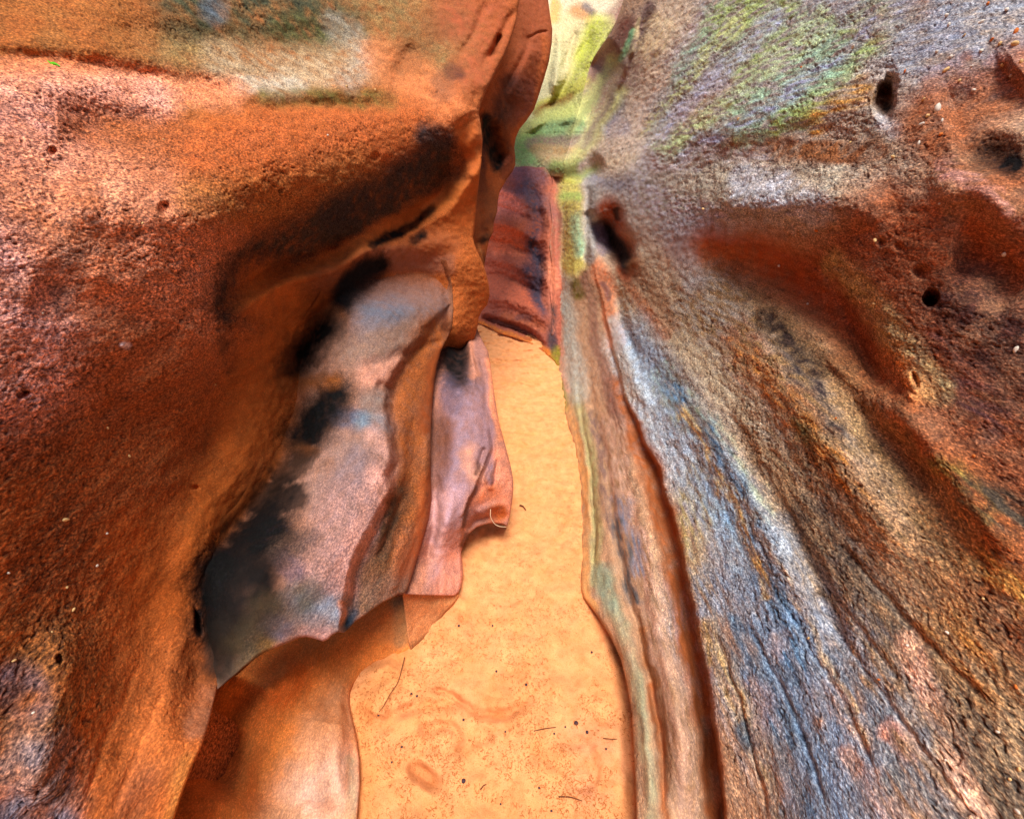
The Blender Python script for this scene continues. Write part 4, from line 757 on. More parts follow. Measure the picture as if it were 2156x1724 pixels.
L_paint = [
    ([(-40, 60), (300, 60), (400, 70)], 110, (150, 92, 48), .8, dict(rough=.6)), ([(420, 110), (560, 80), (800, 60), (900, 100)], 110, (136, 110, 70), .85, dict(rough=.65)), ([(380, 20), (560, 30), (700, 50)], 60, (70, 72, 52), .7, dict(br=.7)), ([(440, 15), (460, 30)], 22, (92, 104, 116), .6), ([(600, 60), (700, 70)], 34, (84, 84, 46), .5, dict(br=.8)), ([(470, 130), (620, 150), (760, 130)], 46, (176, 152, 122), .7, dict(rough=.7, br=.6)), ([(500, 180), (620, 186)], 20, (190, 182, 164), .6, dict(br=.6)), ([(560, 205), (700, 208), (820, 212)], 20, (104, 92, 46), .75), ([(700, 50), (760, 110), (740, 170)], 26, (160, 150, 136), .5, dict(br=.6)),
    ([(-40, 160), (150, 155), (330, 180), (480, 200)], 34, (214, 128, 92), .85, dict(rough=.8)), ([(-40, 215), (140, 200), (330, 215)], 44, (216, 150, 132), .75, dict(rough=1, br=.4)), ([(-40, 290), (120, 300)], 80, (204, 144, 140), .65, dict(rough=1)),  # pink strokes paint sky light along the bulge top into the colour
    ([(-40, 420), (150, 450), (300, 560), (120, 700)], 190, (200, 130, 102), .8, dict(rough=1)), ([(-40, 560), (60, 700), (0, 850)], 110, (202, 144, 136), .65, dict(rough=1, br=.5)), ([(150, 260), (300, 280), (420, 330)], 44, (150, 80, 44), .6, dict(rough=.95)), ([(170, 480), (130, 620)], 40, (110, 92, 84), .4, dict(br=1)),
    ([(450, 330), (600, 300), (800, 290), (900, 250)], 70, (172, 86, 46), .8, dict(rough=.75)), ([(420, 420), (600, 420), (750, 370)], 50, (164, 100, 54), .7, dict(rough=.8)), ([(800, 120), (900, 180), (960, 230), (995, 260)], 40, (204, 118, 74), .75, dict(rough=.4)), ([(960, 40), (1040, 40), (1000, 150)], 60, (158, 80, 52), .75, dict(rough=.2)), ([(860, 120), (900, 60)], 40, (126, 78, 46), .5, dict(br=.6)), ([(945, 145), (960, 155)], 16, (80, 46, 40), .7), ([(925, 170), (935, 190)], 22, (110, 74, 56), .5),
    ([(985, 280), (985, 380), (975, 460)], 26, (184, 92, 44), .85, dict(rough=.12)),
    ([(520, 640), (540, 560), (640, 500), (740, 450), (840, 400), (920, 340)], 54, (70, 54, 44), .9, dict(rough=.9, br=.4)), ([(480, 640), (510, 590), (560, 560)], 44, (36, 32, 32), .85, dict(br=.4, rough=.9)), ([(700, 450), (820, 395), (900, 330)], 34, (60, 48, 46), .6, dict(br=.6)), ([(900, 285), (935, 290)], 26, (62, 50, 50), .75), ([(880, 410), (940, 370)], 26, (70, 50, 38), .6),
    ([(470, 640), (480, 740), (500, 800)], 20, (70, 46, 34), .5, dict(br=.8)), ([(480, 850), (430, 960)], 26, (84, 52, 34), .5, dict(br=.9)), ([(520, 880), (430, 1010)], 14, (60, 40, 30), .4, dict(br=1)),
    ([(640, 580), (760, 520), (900, 440), (960, 400)], 22, (196, 104, 50), .85, dict(rough=.15, br=.1)), ([(560, 620), (620, 680), (560, 800), (500, 950), (430, 1080), (380, 1240)], 70, (186, 96, 42), .85, dict(rough=.2, br=.15)), ([(700, 600), (800, 560), (930, 520)], 40, (170, 92, 56), .8, dict(rough=.15)), ([(800, 540), (940, 560)], 20, (150, 100, 84), .5),
    ([(785, 515), (840, 487), (912, 445)], 11, BK, .92, dict(br=.15)), ([(868, 510), (890, 500)], 13, (26, 22, 22), .85, dict(br=.2)),
    ([(300, 800), (260, 950), (230, 1100)], 130, (146, 78, 44), .8, dict(rough=.65)), ([(60, 1000), (100, 1200)], 130, (124, 68, 40), .75, dict(rough=.85)), ([(300, 1150), (360, 1300)], 80, (180, 88, 38), .7, dict(rough=.3)), ([(100, 1400), (60, 1560)], 110, (124, 80, 46), .8, dict(rough=1)), ([(80, 1620), (60, 1760)], 90, (134, 112, 110), .75, dict(rough=1, br=.6)), ([(30, 1440), (60, 1470)], 50, (104, 84, 92), .6, dict(br=.8)), ([(20, 1700), (130, 1740)], 40, (96, 102, 122), .5, dict(br=.8)), ([(380, 1400), (340, 1550), (270, 1724)], 70, (188, 100, 52), .8, dict(rough=.4)), ([(440, 1470), (420, 1530)], 30, (150, 104, 84), .55, dict(rough=.2)), ([(400, 1610), (370, 1724)], 24, (178, 112, 54), .6), ([(420, 1320), (400, 1420)], 40, (140, 68, 34), .6), ([(300, 1640), (260, 1740)], 40, (120, 66, 46), .5, dict(br=.5)),
    ([(411, 1290), (416, 1310), (422, 1330)], 7, BK, .9, dict(br=.1)), ([(560, 1085), (556, 1100)], 5, (90, 40, 26), .7),
    ([(700, 620), (690, 700), (640, 770)], 60, (60, 40, 30), .5), ([(560, 1000), (520, 1080)], 40, (90, 54, 34), .4),
    ([(255, 726), (268, 728)], 6, (210, 196, 206), .8, dict(br=.3, warp=.3)),
]
t = link('sandstone_outcrop', None, 'near left rock wall with a big pitted orange bulge over a smooth hollow', 'rock wall', loc=(-.8, 1, 0))
left_wall = t
L_part = sheet(L_poly, L_ctrl, L_sculpt + CREVICE, L_paint + CREVICE_SHADE, ((176, 92, 46), .5), amp=1.0, tint=.95, streak=.1, stretch=(1, .6, 1), back=.3)
SURF['L'] = L_part[0]
def left_above(u, v): return np.stack([-1.5 + .02 * u - .1 * (v - 2.4), u, v], -1)  # unseen upper wall, added to narrow the sky opening
def left_behind(u, v): return np.stack([-.68 - .32 * v, u, v], -1)  # unseen wall run behind the camera, added to hold back light there
rock_part('rock_face', [L_part, world_sheet(left_behind, np.linspace(-5, .6, 140), np.linspace(-.2, 3.2, 90), (166, 92, 54), amp=.7), world_sheet(left_above, np.linspace(-5, 4, 80), np.linspace(2.3, 4.6, 30), (160, 90, 50))], MAT_L, t)

# the hollow under the shelf
H_poly = [(300, 1200), (900, 1200), (880, 1280), (872, 1330), (868, 1366, 4), (852, 1378, 4), (826, 1384, 4), (800, 1391, 4), (775, 1406, 4), (757, 1424, 4), (745, 1440, 4), (738, 1456, 4), (736, 1480, 4), (739, 1502, 4), (746, 1530, 4), (752, 1560, 5), (757, 1600, 5), (758, 1650, 5), (755, 1690, 5), (752, 1724, 5), (748, 1860, 5), (300, 1860)]
H_ctrl = [(868, 1370, 'z', .0), (800, 1391, 'z', 0), (757, 1424, 'z', .0), (738, 1456, 'z', 0.005), (739, 1502, 'z', .015), (752, 1560, 'z', .03), (758, 1650, 'z', .04), (752, 1724, 'z', .04), (748, 1860, 'z', .04), (690, 1724, 'z', .06), (680, 1600, 'z', .07), (600, 1724, 'z', .11), (600, 1860, 'z', .1), (500, 1600, 'x', -.68), (420, 1724, 'x', -.67), (430, 1860, 'x', -.62), (300, 1860, 'x', -.64), (300, 1600, 'd', 1.02), (600, 1450, 'x', -.68), (500, 1440, 'd', 1.2), (700, 1400, 'd', 1.42), (800, 1330, 'z', .07), (840, 1320, 'z', .055), (760, 1380, 'z', .04), (850, 1270, 'd', 1.57), (600, 1300, 'd', 1.5), (300, 1200, 'd', 1.4), (900, 1200, 'd', 1.75)]
H_sculpt = [('g', [(700, 1420), (620, 1500), (560, 1600), (540, 1724)], 34, .03), ('g', [(760, 1410), (720, 1460), (715, 1560), (720, 1700)], 18, -.02), ('g', [(640, 1400), (560, 1460), (490, 1560)], 30, -.03), ('g', [(560, 1440), (500, 1540), (440, 1680)], 50, .06), ('g', [(690, 1480), (680, 1580), (660, 1724)], 40, -.03)]
H_paint = [([(650, 1640), (680, 1560), (720, 1500)], 60, (178, 124, 92), .75, dict(br=.15)), ([(640, 1724), (720, 1650)], 72, (204, 162, 142), .85, dict(br=.2, soft=.9)), ([(745, 1600), (742, 1740)], 10, (140, 132, 96), .5, dict(br=.6, soft=.9)), ([(600, 1724), (560, 1760)], 40, (170, 120, 80), .6), ([(600, 1380), (720, 1360), (800, 1330)], 50, (186, 98, 44), .7), ([(720, 1430), (700, 1480)], 34, (150, 84, 48), .5), ([(840, 1270), (846, 1350)], 18, (120, 102, 74), .8), ([(780, 1300), (830, 1340)], 30, (156, 92, 52), .6), ([(480, 1500), (430, 1640), (400, 1760)], 40, (180, 90, 36), .7), ([(540, 1600), (510, 1724)], 36, (168, 92, 46), .5)]
rock_part('rock_hollow', sheet(H_poly, H_ctrl, H_sculpt, H_paint, ((208, 118, 58), .28), amp=.7, streak=.12, back=.12), MAT_S, t)

# the small block at the foot of the pillar
K_poly = [(846, 1240), (940, 1238), (958, 1250, 1), (966, 1252, 2), (962, 1264, 5), (950, 1278, 5), (938, 1290, 5), (924, 1310, 5), (908, 1332, 5), (892, 1348, 5), (878, 1358, 5), (864, 1372, 5), (858, 1340, 3), (852, 1290, 3)]
K_ctrl = [(864, 1372, 'z', .004), (878, 1358, 'z', .005), (938, 1290, 'z', .01), (970, 1252, 'z', .02), (900, 1250, 'd', 1.6), (850, 1240, 'd', 1.52), (890, 1300, 'd', 1.6)]
K_paint = [([(900, 1262), (960, 1258)], 12, (196, 136, 90), .6), ([(860, 1372), (900, 1340), (940, 1290)], 7, (120, 70, 40), .6)]
rock_part('foot_block', sheet(K_poly, K_ctrl, [('g', [(880, 1345), (915, 1310)], 6, .02)], K_paint, ((186, 118, 76), .35), amp=.7, back=.12), MAT_S, t)

# the pillar behind the shelf, ending in a flake over the sand
P_poly = [(820, 1200), (840, 1000), (880, 800), (930, 640), (990, 630), (1002, 684, 3), (1008, 700, 5), (1018, 722, 6), (1028, 740, 6), (1033, 770, 6), (1038, 810, 6), (1044, 850, 6), (1050, 885, 6), (1058, 915, 6), (1066, 945, 6), (1074, 975, 6), (1080, 1005, 6), (1081, 1030, 6), (1078, 1060, 5), (1073, 1088, 4), (1068, 1108, 3), (1058, 1103, 4), (1040, 1101, 4), (1020, 1104, 4), (1003, 1110, 4), (992, 1119, 4), (982, 1132, 4), (975, 1148, 4), (971, 1162, 4), (974, 1185, 5), (975, 1210, 5), (972, 1232, 6), (966, 1246, 5), (958, 1254, 3), (920, 1253, 3), (880, 1252, 3), (850, 1250, 2), (830, 1255)]
P_ctrl = [(1008, 702, 'd', 2.85), (1030, 770, 'd', 2.5), (1044, 850, 'd', 2.15), (1060, 930, 'd', 2.0), (1080, 1010, 'd', 1.93), (1068, 1106, 'd', 1.90), (1000, 1108, 'd', 1.86), (972, 1160, 'd', 1.84), (974, 1210, 'd', 1.76), (960, 1252, 'd', 1.68), (900, 1250, 'd', 1.55), (850, 1250, 'd', 1.5), (940, 1000, 'd', 1.80), (980, 1000, 'd', 1.79), (940, 1100, 'd', 1.68), (900, 1150, 'd', 1.66), (960, 820, 'd', 2.05), (990, 820, 'd', 2.08), (960, 745, 'd', 2.5), (986, 745, 'd', 2.5), (930, 640, 'd', 3.0), (990, 640, 'd', 3.1), (880, 900, 'd', 2.1), (850, 1100, 'd', 1.75), (990, 900, 'd', 1.9), (820, 1200, 'd', 1.6)]
P_sculpt = [
    ('g', [(1030, 900), (1038, 945), (1025, 985), (1005, 1040)], 6, .03), ('s', [(1005, 1010), (985, 1060), (975, 1110), (972, 1160)], 7, -.05, 30), ('g', [(1018, 940), (1012, 965), (1005, 985)], 6, .03), ('g', [(1046, 960), (1044, 1000), (1036, 1030)], 5, .022), ('g', [(1010, 1020), (1030, 1005), (1036, 1035)], 8, -.02), ('p', 1050, 1087, 16, 13, 20, .02, .8), ('g', [(1000, 1080), (1025, 1070), (1050, 1062)], 9, -.02), ('g', [(985, 1120), (1005, 1095), (1035, 1090)], 8, .03),
    ('g', [(985, 700), (995, 760), (1002, 820)], 5, -.05), ('g', [(975, 690), (968, 740), (960, 790)], 16, .14), ('g', [(1010, 740), (1018, 800), (1030, 870)], 6, .03), ('g', [(920, 1000), (915, 1100), (895, 1200)], 12, .05), ('g', [(950, 860), (955, 960), (945, 1080), (930, 1200)], 22, -.03), ('g', [(960, 935), (1010, 932)], 5, -.008), ('g', [(970, 960), (1000, 950)], 10, -.012),
]
P_paint = [
    ([(980, 820), (975, 920), (960, 1000)], 44, (140, 112, 122), .85, dict(rough=.25)), ([(930, 900), (915, 1000), (900, 1100)], 26, (120, 74, 60), .7), ([(955, 740), (966, 790)], 34, (20, 16, 17), .96, dict(br=.1)), ([(945, 820), (960, 850)], 26, (84, 74, 92), .6), ([(990, 960), (1000, 990)], 22, (196, 134, 110), .7), ([(940, 1060), (925, 1200)], 34, (186, 138, 136), .85, dict(rough=.3)), ([(960, 1180), (945, 1240)], 30, (208, 136, 116), .8), ([(900, 1160), (880, 1230)], 18, (180, 116, 92), .6, dict(br=.5)), ([(960, 1030), (950, 1100)], 18, (166, 134, 146), .6),  # near-black stroke paints shade into the hollow beside the shelf
    ([(1050, 960), (1066, 1030), (1060, 1080)], 20, (206, 126, 100), .85), ([(1010, 1050), (1030, 1030)], 22, (196, 108, 76), .8), ([(990, 1090), (1010, 1070)], 18, (150, 104, 100), .7), ([(1050, 1085)], 18, (168, 84, 44), .85), ([(1010, 960), (1030, 900), (1022, 860)], 16, (140, 108, 116), .7), ([(1030, 960), (1034, 1010)], 9, (120, 96, 108), .7), ([(1025, 760), (1040, 850), (1055, 920)], 7, (216, 130, 96), .8), ([(1005, 720), (1012, 800)], 12, (150, 106, 100), .7), ([(990, 690), (1000, 790)], 7, (190, 126, 104), .7), ([(1008, 975), (1003, 990)], 5, (70, 40, 36), .8), ([(978, 1150), (984, 1130)], 6, (30, 22, 24), .7), ([(998, 1020), (985, 1060), (977, 1110)], 5, (60, 44, 48), .6),
]
P_part = sheet(P_poly, P_ctrl, P_sculpt, P_paint, ((164, 108, 92), .4), amp=.8, back=.14)
rock_part('rock_pillar', P_part, MAT_S, t)

# the shelf: grey and mauve slab with a ragged lip
S_poly = [(735, 560), (800, 545), (880, 540), (940, 548), (952, 600, 1), (955, 650, 2), (952, 690, 3), (940, 715, 5), (928, 740, 7), (920, 770, 8), (914, 810, 9), (910, 860, 10), (908, 900, 10), (907, 950, 10), (907, 1000, 10), (909, 1050, 10), (904, 1090, 10), (892, 1130, 9), (880, 1170, 8), (868, 1210, 7), (858, 1240, 5), (850, 1250, 4), (840, 1249, 4), (828, 1257, 5), (806, 1268, 5), (790, 1279, 5), (770, 1294, 5), (748, 1308, 5), (735, 1322, 5), (724, 1332, 4), (712, 1330, 4), (700, 1336, 4), (690, 1346, 7), (680, 1350, 8), (664, 1345, 8), (645, 1340, 8), (630, 1342, 8), (612, 1351, 8), (596, 1357, 8), (575, 1366, 8), (556, 1374, 8), (535, 1388, 8), (515, 1402, 3), (500, 1416, 3), (480, 1432, 3), (457, 1452, 2), (430, 1440), (395, 1330), (385, 1230), (430, 1130), (500, 1060), (560, 960), (600, 850), (570, 800), (600, 720), (660, 640), (690, 590)]
S_ctrl = [(735, 560, 'd', 2.1), (800, 545, 'd', 2.4), (880, 545, 'd', 2.62), (935, 552, 'd', 2.75), (900, 600, 'd', 2.3), (940, 640, 'd', 2.4), (850, 640, 'd', 2.02), (780, 640, 'd', 1.86), (690, 600, 'd', 1.95), (640, 680, 'd', 1.90), (600, 740, 'd', 1.80), (740, 760, 'd', 1.68), (720, 860, 'd', 1.60), (600, 850, 'd', 1.74), (570, 960, 'd', 1.52), (500, 1060, 'd', 1.36), (430, 1130, 'd', 1.21), (385, 1230, 'd', 1.10), (400, 1340, 'd', 1.05), (440, 1440, 'd', 1.01),
          (930, 730, 'd', 2.15), (910, 860, 'd', 1.93), (907, 1000, 'd', 1.74), (908, 1060, 'd', 1.68), (880, 1170, 'd', 1.53), (850, 1248, 'd', 1.42), (800, 800, 'd', 1.70), (830, 900, 'd', 1.58), (820, 1000, 'd', 1.44), (790, 1130, 'd', 1.30), (760, 1220, 'd', 1.24), (725, 1328, 'd', 1.16), (690, 1346, 'd', 1.13), (640, 1200, 'd', 1.16), (600, 1080, 'd', 1.29), (680, 1000, 'd', 1.40), (560, 1200, 'd', 1.09), (480, 1230, 'd', 1.05), (560, 1370, 'd', 1.03), (460, 1445, 'd', .985), (470, 1340, 'd', 1.01), (640, 1340, 'd', 1.10)]
S_sculpt = [
    # the ridge that splits the slab into a lit top and a shaded orange flank
    ('s', [(930, 660), (880, 720), (826, 800), (818, 850), (822, 900), (828, 960), (815, 1000), (826, 1040), (800, 1080), (775, 1130), (750, 1180), (735, 1240), (722, 1330)][::-1], 26, .10, 90),
    ('g', [(790, 810), (824, 822), (830, 850)], 12, .03), ('g', [(740, 840), (800, 830)], 10, .02), ('g', [(740, 890), (800, 890)], 16, .025), ('g', [(860, 740), (800, 760), (760, 770)], 12, .012), ('g', [(770, 640), (860, 640), (940, 680)], 30, -.03), ('g', [(940, 715), (880, 730), (840, 760)], 9, .03),
    ('g', [(870, 860), (868, 960), (850, 1080), (820, 1180)], 16, .03), ('g', [(850, 1040), (820, 1120), (790, 1180)], 8, .03), ('g', [(900, 900), (898, 1000), (890, 1090)], 10, -.02), ('g', [(850, 1120), (835, 1200), (830, 1250)], 14, -.02), ('g', [(724, 1262), (728, 1300), (722, 1326)], 6, .025), ('g', [(716, 1260), (712, 1300)], 9, -.015), ('g', [(720, 1000), (700, 1120), (640, 1260)], 50, -.02), ('g', [(600, 1100), (640, 1060)], 40, .02), ('g', [(830, 1130), (870, 1060)], 6, .015),
    ('g', [(420, 1200), (420, 1300), (440, 1400)], 16, .035),
]
S_paint = [
    ([(660, 640), (600, 720), (580, 800), (595, 850), (560, 960), (500, 1060), (430, 1130), (388, 1230), (400, 1330)], 44, (168, 88, 42), 1, dict(br=.05, rough=.2)),
    # grey-blue film and mauve
    ([(790, 650), (870, 640), (920, 660)], 50, (116, 110, 118), .85, dict(rough=.3, soft=1)), ([(830, 650), (790, 700)], 40, (100, 112, 132), .6, dict(soft=1)), ([(760, 552), (860, 556), (950, 570)], 50, (168, 92, 56), .96, dict(soft=.9, br=.1)), ([(800, 612), (880, 620), (950, 630)], 26, (140, 104, 94), .6, dict(soft=1)), ([(950, 590), (955, 690)], 10, (150, 92, 60), .7), ([(740, 740), (820, 720), (900, 700)], 40, (152, 120, 106), .85, dict(rough=.4)), ([(780, 790), (820, 780)], 30, (214, 150, 130), .7), ([(800, 845), (780, 850)], 26, (130, 112, 106), .7), ([(715, 880), (760, 886)], 22, (58, 92, 122), .75, dict(br=.3)), ([(770, 888), (812, 892)], 22, (126, 140, 152), .6), ([(790, 920), (816, 960)], 22, (206, 156, 146), .7), ([(730, 960), (700, 1040)], 60, (156, 122, 112), .85, dict(rough=.4)), ([(760, 980), (740, 1000)], 34, (120, 112, 126), .5), ([(800, 1010), (815, 1060), (780, 1110)], 30, (226, 164, 150), .85, dict(rough=.5)), ([(740, 1080), (690, 1180), (680, 1240)], 70, (176, 134, 130), .8, dict(rough=.6)), ([(760, 1120), (740, 1180), (725, 1230)], 26, (216, 160, 152), .7, dict(rough=.6)), ([(640, 1280), (700, 1290)], 44, (124, 128, 140), .8, dict(rough=.6)), ([(690, 1280), (716, 1300)], 20, (150, 160, 178), .6), ([(640, 1336), (690, 1340)], 14, (190, 140, 138), .7), ([(716, 1270), (718, 1310)], 8, (222, 150, 124), .8), ([(560, 1320), (640, 1250)], 40, (92, 84, 72), .7, dict(rough=.4)), ([(560, 1360), (500, 1410)], 20, (150, 110, 54), .7), ([(520, 1380), (470, 1430)], 24, (120, 110, 96), .5), ([(600, 1330), (560, 1310)], 22, (84, 86, 108), .6), ([(620, 1200), (600, 1180)], 26, (74, 70, 100), .5),
    # orange flank
    ([(920, 700), (870, 790), (860, 880), (870, 980), (850, 1060)], 40, (166, 90, 48), .92, dict(rough=.45, br=.2)), ([(930, 740), (905, 800), (895, 900)], 14, (160, 76, 38), .8, dict(rough=.1)), ([(880, 1000), (850, 1100), (800, 1200)], 34, (156, 86, 46), .8, dict(rough=.6)), ([(850, 1040), (815, 1110), (800, 1160)], 22, (90, 62, 44), .8, dict(rough=.7, br=.5)), ([(905, 1000), (890, 1100), (860, 1200)], 16, (180, 84, 40), .7, dict(rough=.15)), ([(790, 1200), (770, 1270)], 30, (112, 84, 62), .8, dict(rough=.8)), ([(740, 1290), (732, 1320)], 12, (44, 62, 80), .85), ([(780, 1250), (830, 1230), (845, 1245)], 24, (140, 106, 90), .6, dict(rough=.7)), ([(850, 1140), (840, 1200)], 16, (176, 100, 66), .6),
]
S_part = sheet(S_poly, S_ctrl, S_sculpt + CREVICE, S_paint + CREVICE_SHADE, ((170, 120, 100), .4), amp=.7, back=.14,
               blend=[([(380, 1240), (395, 1200), (430, 1130), (500, 1060), (560, 960), (590, 850), (580, 800), (600, 720), (660, 640), (690, 590), (735, 560)], 52, L_ctrl, L_sculpt, .008), ([(735, 560), (800, 545), (880, 540), (940, 548)], 125, L_ctrl, L_sculpt, .006), ([(940, 548), (952, 600), (955, 660), (950, 695)], 26, L_ctrl, L_sculpt, -.012)], tint=.72, streak=.1)
rock_part('rock_shelf', S_part, MAT_S, t)
# ------------------------------------------------------------------ small things
def plain_mat(name, c, rough=.8, spec=.2, var=.25):
    m, nt, bs = new_mat(name)
    geo = N(nt, 'ShaderNodeNewGeometry')
    n = N(nt, 'ShaderNodeTexNoise'); n.inputs['Scale'].default_value = 180; n.inputs['Detail'].default_value = 3
    nt.links.new(geo.outputs['Position'], n.inputs['Vector'])
    cr = N(nt, 'ShaderNodeMix', data_type='RGBA')
    l = lin(c)
    cr.inputs[6].default_value = (*(l * (1 - var)), 1); cr.inputs[7].default_value = (*np.minimum(l * (1 + var), .95), 1)
    nt.links.new(n.outputs['Fac'], cr.inputs[0]); nt.links.new(cr.outputs[2], bs.inputs['Base Color'])
    bs.inputs['Roughness'].default_value = rough; bs.inputs['Specular IOR Level'].default_value = spec
    return m

def pebble_mesh(name, rx, ry, rz, mat, seed):
    r_ = np.random.RandomState(seed)
    nu, nv = 12, 8
    co = []
    th = np.linspace(0, math.pi, nv)
    off = r_.uniform(0, 50, 3)
    for t in th[1:-1]:
        for k in range(nu):
            a = 2 * math.pi * k / nu
            co.append((math.sin(t) * math.cos(a), math.sin(t) * math.sin(a), math.cos(t)))
    co += [(0, 0, 1), (0, 0, -1)]
    co = np.array(co)
    co *= (1 + .22 * noise(co * 1.3 + off) + .1 * noise(co * 2.9 + off))[:, None]
    co *= np.array([rx, ry, rz])
    f = []
    rows = nv - 2
    for j in range(rows - 1):
        for k in range(nu):
            f.append((j * nu + k, (j + 1) * nu + k, (j + 1) * nu + (k + 1) % nu, j * nu + (k + 1) % nu))
    top, bot = rows * nu, rows * nu + 1
    for k in range(nu):
        f.append((top, k, (k + 1) % nu)); f.append((bot, (rows - 1) * nu + (k + 1) % nu, (rows - 1) * nu + k))
    me = bpy.data.meshes.new(name); me.from_pydata([tuple(v) for v in co], [], f)
    me.polygons.foreach_set('use_smooth', [True] * len(me.polygons)); me.materials.append(mat); me.update()
    return me

def tube_mesh(name, pts, r0, r1, mat, sides=6):
    pts = [Vector(p) for p in smooth_line(pts, 5)] if len(pts) > 2 else [Vector(p) for p in pts]
    co, f = [], []
    for i, p in enumerate(pts):
        t = (pts[min(i + 1, len(pts) - 1)] - pts[max(i - 1, 0)]).normalized()
        u = t.cross(Vector((0, 0, 1)) if abs(t.z) < .9 else Vector((1, 0, 0))).normalized(); v = t.cross(u)
        r = r0 + (r1 - r0) * i / (len(pts) - 1)
        for k in range(sides):
            a = 2 * math.pi * k / sides
            co.append(p + u * r * math.cos(a) + v * r * math.sin(a))
    for i in range(len(pts) - 1):
        for k in range(sides):
            f.append((i * sides + k, i * sides + (k + 1) % sides, (i + 1) * sides + (k + 1) % sides, (i + 1) * sides + k))
    f.append(tuple(range(sides))[::-1]); f.append(tuple(range((len(pts) - 1) * sides, len(pts) * sides)))
    me = bpy.data.meshes.new(name); me.from_pydata([tuple(c) for c in co], [], f)
    me.polygons.foreach_set('use_smooth', [True] * len(me.polygons)); me.materials.append(mat); me.update()
    return me

M_PALE, M_CREAM, M_ORANGE, M_DARK, M_TWIG, M_WHITE = (plain_mat('pale_quartz', (214, 204, 188), .5, .4), plain_mat('cream_stone', (214, 176, 120)),
    plain_mat('orange_stone', (206, 110, 50)), plain_mat('dark_stone', (62, 40, 48), .6), plain_mat('dry_twig', (96, 52, 30)), plain_mat('pale_root', (226, 196, 160)))

# pebbles set in the two near walls
MAP_R, MAP_L = DepthMap(SURF['R']), DepthMap(SURF['L'])
def wall_pebble(m, wall, px, py, size, mat, k):
    d = m.depth(px, py)
    if d is None: return
    r = .78 * size * d / FPX
    p = unproj(np.array([px]), np.array([py]), np.array([d]))[0]
    me = pebble_mesh('pebble', r * (1.0 + .3 * (k % 3)), r * .9, r * .75, mat, 100 + k)
    o = link('pebble', me, parent=wall, loc=(p[0] - wall.location.x, p[1] - wall.location.y, p[2] - wall.location.z))
    o.rotation_euler = (k * 1.3, k * .7, k * 2.1)
peb_R = [(1993, 32, 5), (2066, 47, 5), (2139, 67, 6), (2105, 92, 5), (2137, 92, 7), (2066, 107, 5), (2002, 120, 5), (1974, 229, 9), (1944, 210, 4), (1953, 244, 5), (1940, 262, 5), (1983, 255, 4), (1981, 283, 5), (1880, 330, 4),
         (1809, 197, 3), (1972, 109, 4), (1998, 52, 4), (2088, 84, 4), (2111, 137, 5), (1991, 148, 6), (1934, 302, 4), (1978, 429, 3), (1719, 486, 4), (1842, 506, 5), (2114, 536, 6), (1537, 405, 3), (1796, 99, 4), (1687, 142, 3), (1554, 251, 3),
         (2139, 736, 6), (1850, 1034, 3), (1995, 1332, 5), (2139, 1445, 4), (2126, 1640, 5), (2145, 1619, 6), (2141, 1707, 6), (1910, 1358, 4), (1850, 1430, 3), (1702, 1343, 3), (2020, 170, 4), (2050, 190, 4), (2120, 20, 5), (2080, 8, 4), (2150, 130, 5), (2030, 75, 3), (2128, 160, 4), (2046, 140, 3), (1905, 150, 3), (1790, 300, 3), (1480, 440, 3), (1640, 560, 3), (1700, 640, 3), (2050, 960, 4), (1960, 1180, 4), (2070, 1260, 4), (2100, 1540, 4), (1990, 1600, 3), (1760, 880, 3), (1840, 640, 3)]
for k, (x, y, s) in enumerate(peb_R):
    wall_pebble(MAP_R, right_wall, x, y, s, (M_PALE, M_CREAM, M_PALE, M_CREAM, M_ORANGE)[(k * 7) % 5] if (x, y) not in ((1974, 229), (2139, 736), (2114, 536)) else M_PALE, k)
peb_L = [(272, 960, 4), (139, 1094, 6), (225, 1123, 4), (453, 810, 3), (227, 901, 3), (204, 1191, 5), (141, 1236, 4), (155, 1283, 4), (18, 1206, 4), (521, 1188, 2.5), (345, 295, 3), (690, 285, 3), (730, 183, 4), (790, 190, 3), (90, 660, 3), (60, 540, 3), (300, 470, 3), (420, 560, 3), (110, 1330, 3), (30, 1390, 4), (70, 1500, 4), (200, 1440, 3)]
for k, (x, y, s) in enumerate(peb_L):
    wall_pebble(MAP_L, left_wall, x, y, s * .9, (M_CREAM, M_CREAM, M_PALE)[k % 3], 70 + k)

# dark pebbles on the sand
def on_sand(px, py, dz=0.0):
    p = SAND_MAP.at(px, py)
    return None if p is None else Vector((p[0], p[1], p[2] + dz))
sand_pebbles = [(1213, 1522, 5.5, 'larger dark purple pebble on the sand near the right wall, its smaller neighbour close by'), (1236, 1541, 4, None), (976, 1644, 5.5, 'round dark pebble on the sand below the footprint marks, right of the heel print'), (976, 1515, 3.2, None), (1108, 1441, 3.2, None), (1045, 1413, 3, None), (797, 1505, 3.2, None), (878, 1465, 3, None), (966, 1317, 3, None), (1037, 1317, 2.6, None), (1246, 1373, 3, None), (1167, 1544, 2.6, None), (1135, 1658, 2.8, None), (1161, 1707, 3.2, None), (1064, 1540, 2.4, None), (1054, 1692, 2.4, None), (1276, 1576, 2.6, None), (846, 1572, 2.8, None), (825, 1604, 2.6, None), (866, 1460, 2.6, None), (1190, 1530, 2.4, None)]
proto = pebble_mesh('pebble', 1.15, 1.0, .7, M_DARK, 5)
src = None
